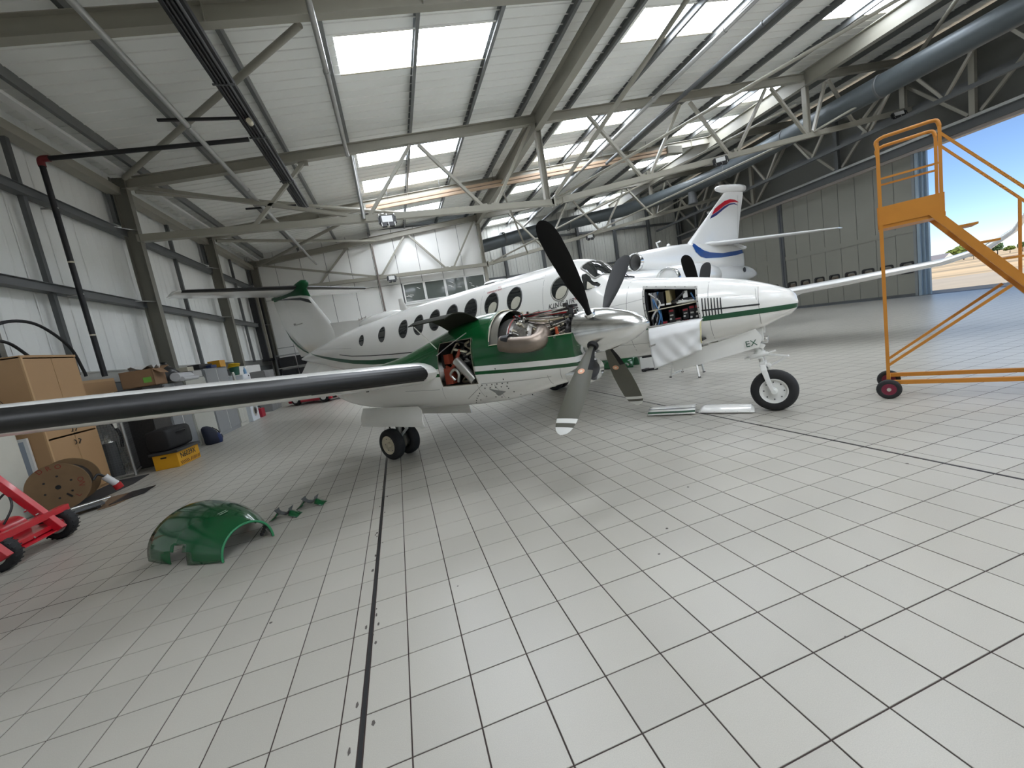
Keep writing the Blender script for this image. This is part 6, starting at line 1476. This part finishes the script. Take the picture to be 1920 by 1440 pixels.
tag(MB().bb((-6.1, 14.2, 0), (-6.04, 17.6, 2.1)).build('white_board', M_PANEL), 'tall white board standing behind the laundry machines', 'board')
tag(MB().bb((-5.75, 12.42, .802), (-5.17, 13.14, .938)).build('machine_plinth', M_PANEL), 'low white spacer between the two stacked laundry machines', 'stand')
locker('grey_cabinet', 'grey metal cabinet near the far left corner', 15.2, 16.6, 1.78, mat('cab_grey', (.20, .20, .20), .5), True)
rc = thing('fuel_can', 'small red can on the floor beside the washing machine', 'can', (-5.3, 13.6, 0)); MB().box((0, 0, .17), (.3, .42, .34)).build('body', mat('can_red', (.35, .01, .03), .45), rc, bevel=.02); MB().tube(smoothpath([(-.08, 0, .34), (-.06, 0, .41), (.06, 0, .41), (.08, 0, .34)]), .014, 8).build('handle', M_BLACK, rc)
sf = thing('shelf_rack', 'black shelving unit against the end wall below the tail', 'shelf', (-5.2, 21.2, 0))
for x in (-.95, .95): MB().bb((x - .03, -.3, 0), (x + .03, .3, 2.5)).build('upright', M_DKSTEEL, sf)
for z in (.3, 1.05, 1.75, 2.45): MB().bb((-.95, -.3, z - .02), (.95, .3, z + .02)).build('shelf_board', M_GALV, sf)
for x in (-.45, .45):
    for z in (.33, 1.08, 1.78): MB().bb((x - .38, -.25, z), (x + .38, .25, z + .55)).build('storage_bin', M_BLACK, sf, bevel=.02)
fx = thing('lifting_mast', 'tall black guide frame on the left wall near the far corner', 'frame', (-6.45, 20.6, 2.4))
for y in (0, .55, 1.0): MB().bb((-.2, y - .09, 0), (.1, y + .09, 3.5)).build('guide', M_BLACK if y != .55 else M_STEEL, fx)
MB().bb((-.2, -.12, 3.4), (.12, 1.12, 3.6)).build('head_rail', M_BLACK, fx); MB().bb((-.2, -.25, -.12), (.16, 1.15, 0)).build('foot_rail', M_BLACK, fx)
ec = thing('equipment_cart', 'white framed cart with black panel standing below the tail cone', 'cart', (-3.4, 17.2, 0))
for x in (-.3, .3): MB().bb((x - .06, -.05, 0), (x + .06, .05, 2.0)).build('upright', M_PANEL, ec)
MB().bb((-.3, -.02, .9), (.3, .02, 1.95)).build('back_board', mat('board_khaki', (.16, .13, .09), .6), ec); MB().box((-.2, -.09, 1.35), (.14, .08, .26)).build('switch_box', M_BLACK, ec); MB().bb((-.45, -.3, 0), (.45, .3, .12)).build('base', M_DKSTEEL, ec)
# red tug far back, under the wing line
tg = thing('tow_tug', 'low red aircraft tug parked behind the right main wheel', 'tug', (-3.5, 15.6, 0), radians(-35))
M_RD = mat('tug_red', (.42, .01, .025), .35)
MB().box((0, 0, .27), (2.5, 1.0, .32)).build('chassis', M_RD, tg, bevel=.05); MB().box((-.5, 0, .62), (.8, .8, .25)).build('engine_cover', M_RD, tg, bevel=.05); MB().box((.3, 0, .68), (.4, .5, .12)).build('seat', M_BLACK, tg, bevel=.03)
for x in (-.75, .85):
    for y in (-.46, .46):
        mb = MB(); wheel(mb, (x, y, .26), .26, .18); t_ = mb.build('tyre', M_RUBBER, tg, smooth=50); MB().lathe([(.14, -.1), (.14, .1)], (x, y, .26), (0, 1, 0), 20).build('wheel_rim', M_PANEL, t_)
# red trolley at the left edge
tl = thing('jack_trolley', 'bright red wheeled trolley with sloping arms at the left picture edge', 'trolley', (-4.38, 1.8, 0))
M_RT = mat('trolley_red', (.50, .008, .02), .32, coat=.3)
for y in (-.42, .42):
    for x in (.05, -1.0):
        mb = MB(); wheel(mb, (x, y, .19), .19, .13)
        for k in range(22):
            a = 2 * pi * k / 22
            for s_ in (-1, 1): mb.box(V((x, y + s_ * .035, .19)) + V((.186 * cos(a), 0, .186 * sin(a))), (.010, .05, .014), Matrix.Rotation(-a, 3, 'Y'))
        t_ = mb.build('tyre', M_RUBBER, tl, smooth=50)
        for s_ in (-1, 1): MB().lathe([(.005, s_ * .04), (.06, s_ * .04), (.075, s_ * .05), (.10, s_ * .06), (.108, s_ * .058)], (x, y, .19), (0, 1, 0), 24).build('wheel_rim', M_SIL, t_, smooth=40)
    MB().cyl((.05, y, .19), (.05, 0, .19), .02, 10).build('axle', M_DKSTEEL, tl)
MB().bar((.12, -.72, .375), (.12, .50, .375), .075, .075).build('cross_bar', M_RT, tl, bevel=.005)
MB().bar((.22, .20, .17), (-.34, .20, 1.10), .085, .085, up=(0, 1, 0)).build('sloping_arm', M_RT, tl, bevel=.005); MB().bar((.22, -.55, .17), (-.34, -.55, 1.10), .085, .085, up=(0, 1, 0)).build('sloping_arm', M_RT, tl, bevel=.005)
MB().bb((-1.1, -.36, .2), (.15, .36, .25)).build('deck_plate', M_RT, tl); MB().prism([(.2, -.3, .16), (.2, .3, .16), (-.1, .3, .22), (-.1, -.3, .22)], (0, 0, .012)).build('toe_plate', M_RT, tl)
MB().bb((-1.1, -.40, .30), (-1.03, .40, .37)).build('rear_bar', M_RT, tl)
MB().cyl((-.28, -.05, .30), (-.28, .30, .30), .14, 20).cyl((-.55, -.3, .4), (-.55, .3, .4), .15, 20).build('pump_body', M_RT, tl, smooth=40); MB().lathe([(.10, 0), (.10, .2), (.06, .28), (.03, .3)], (-.35, .05, .42), (0, 0, 1), 18).build('reservoir', M_RT, tl, smooth=40)
MB().tube(smoothpath([(-.3, .1, .6), (-.2, .2, .75), (-.1, .1, .6), (-.15, 0, .42)]), .012, 8).build('hose', M_BLACK, tl); mb = MB()
for p in ((.06, .15, .42), (-.02, .12, .5), (-.10, .25, .58), (.13, -.1, .2)): mb.cyl(p, (p[0] + .03, p[1], p[2] + .01), .014, 8)
mb.build('bolt_head', M_CHROME, tl); MB().tube(smoothpath([(-.1, -.2, .9), (-.3, -.1, 1.0), (-.55, -.15, .85), (-.62, -.1, .7)]), .03, 8).build('black_grip', M_BLACK, tl, smooth=60)
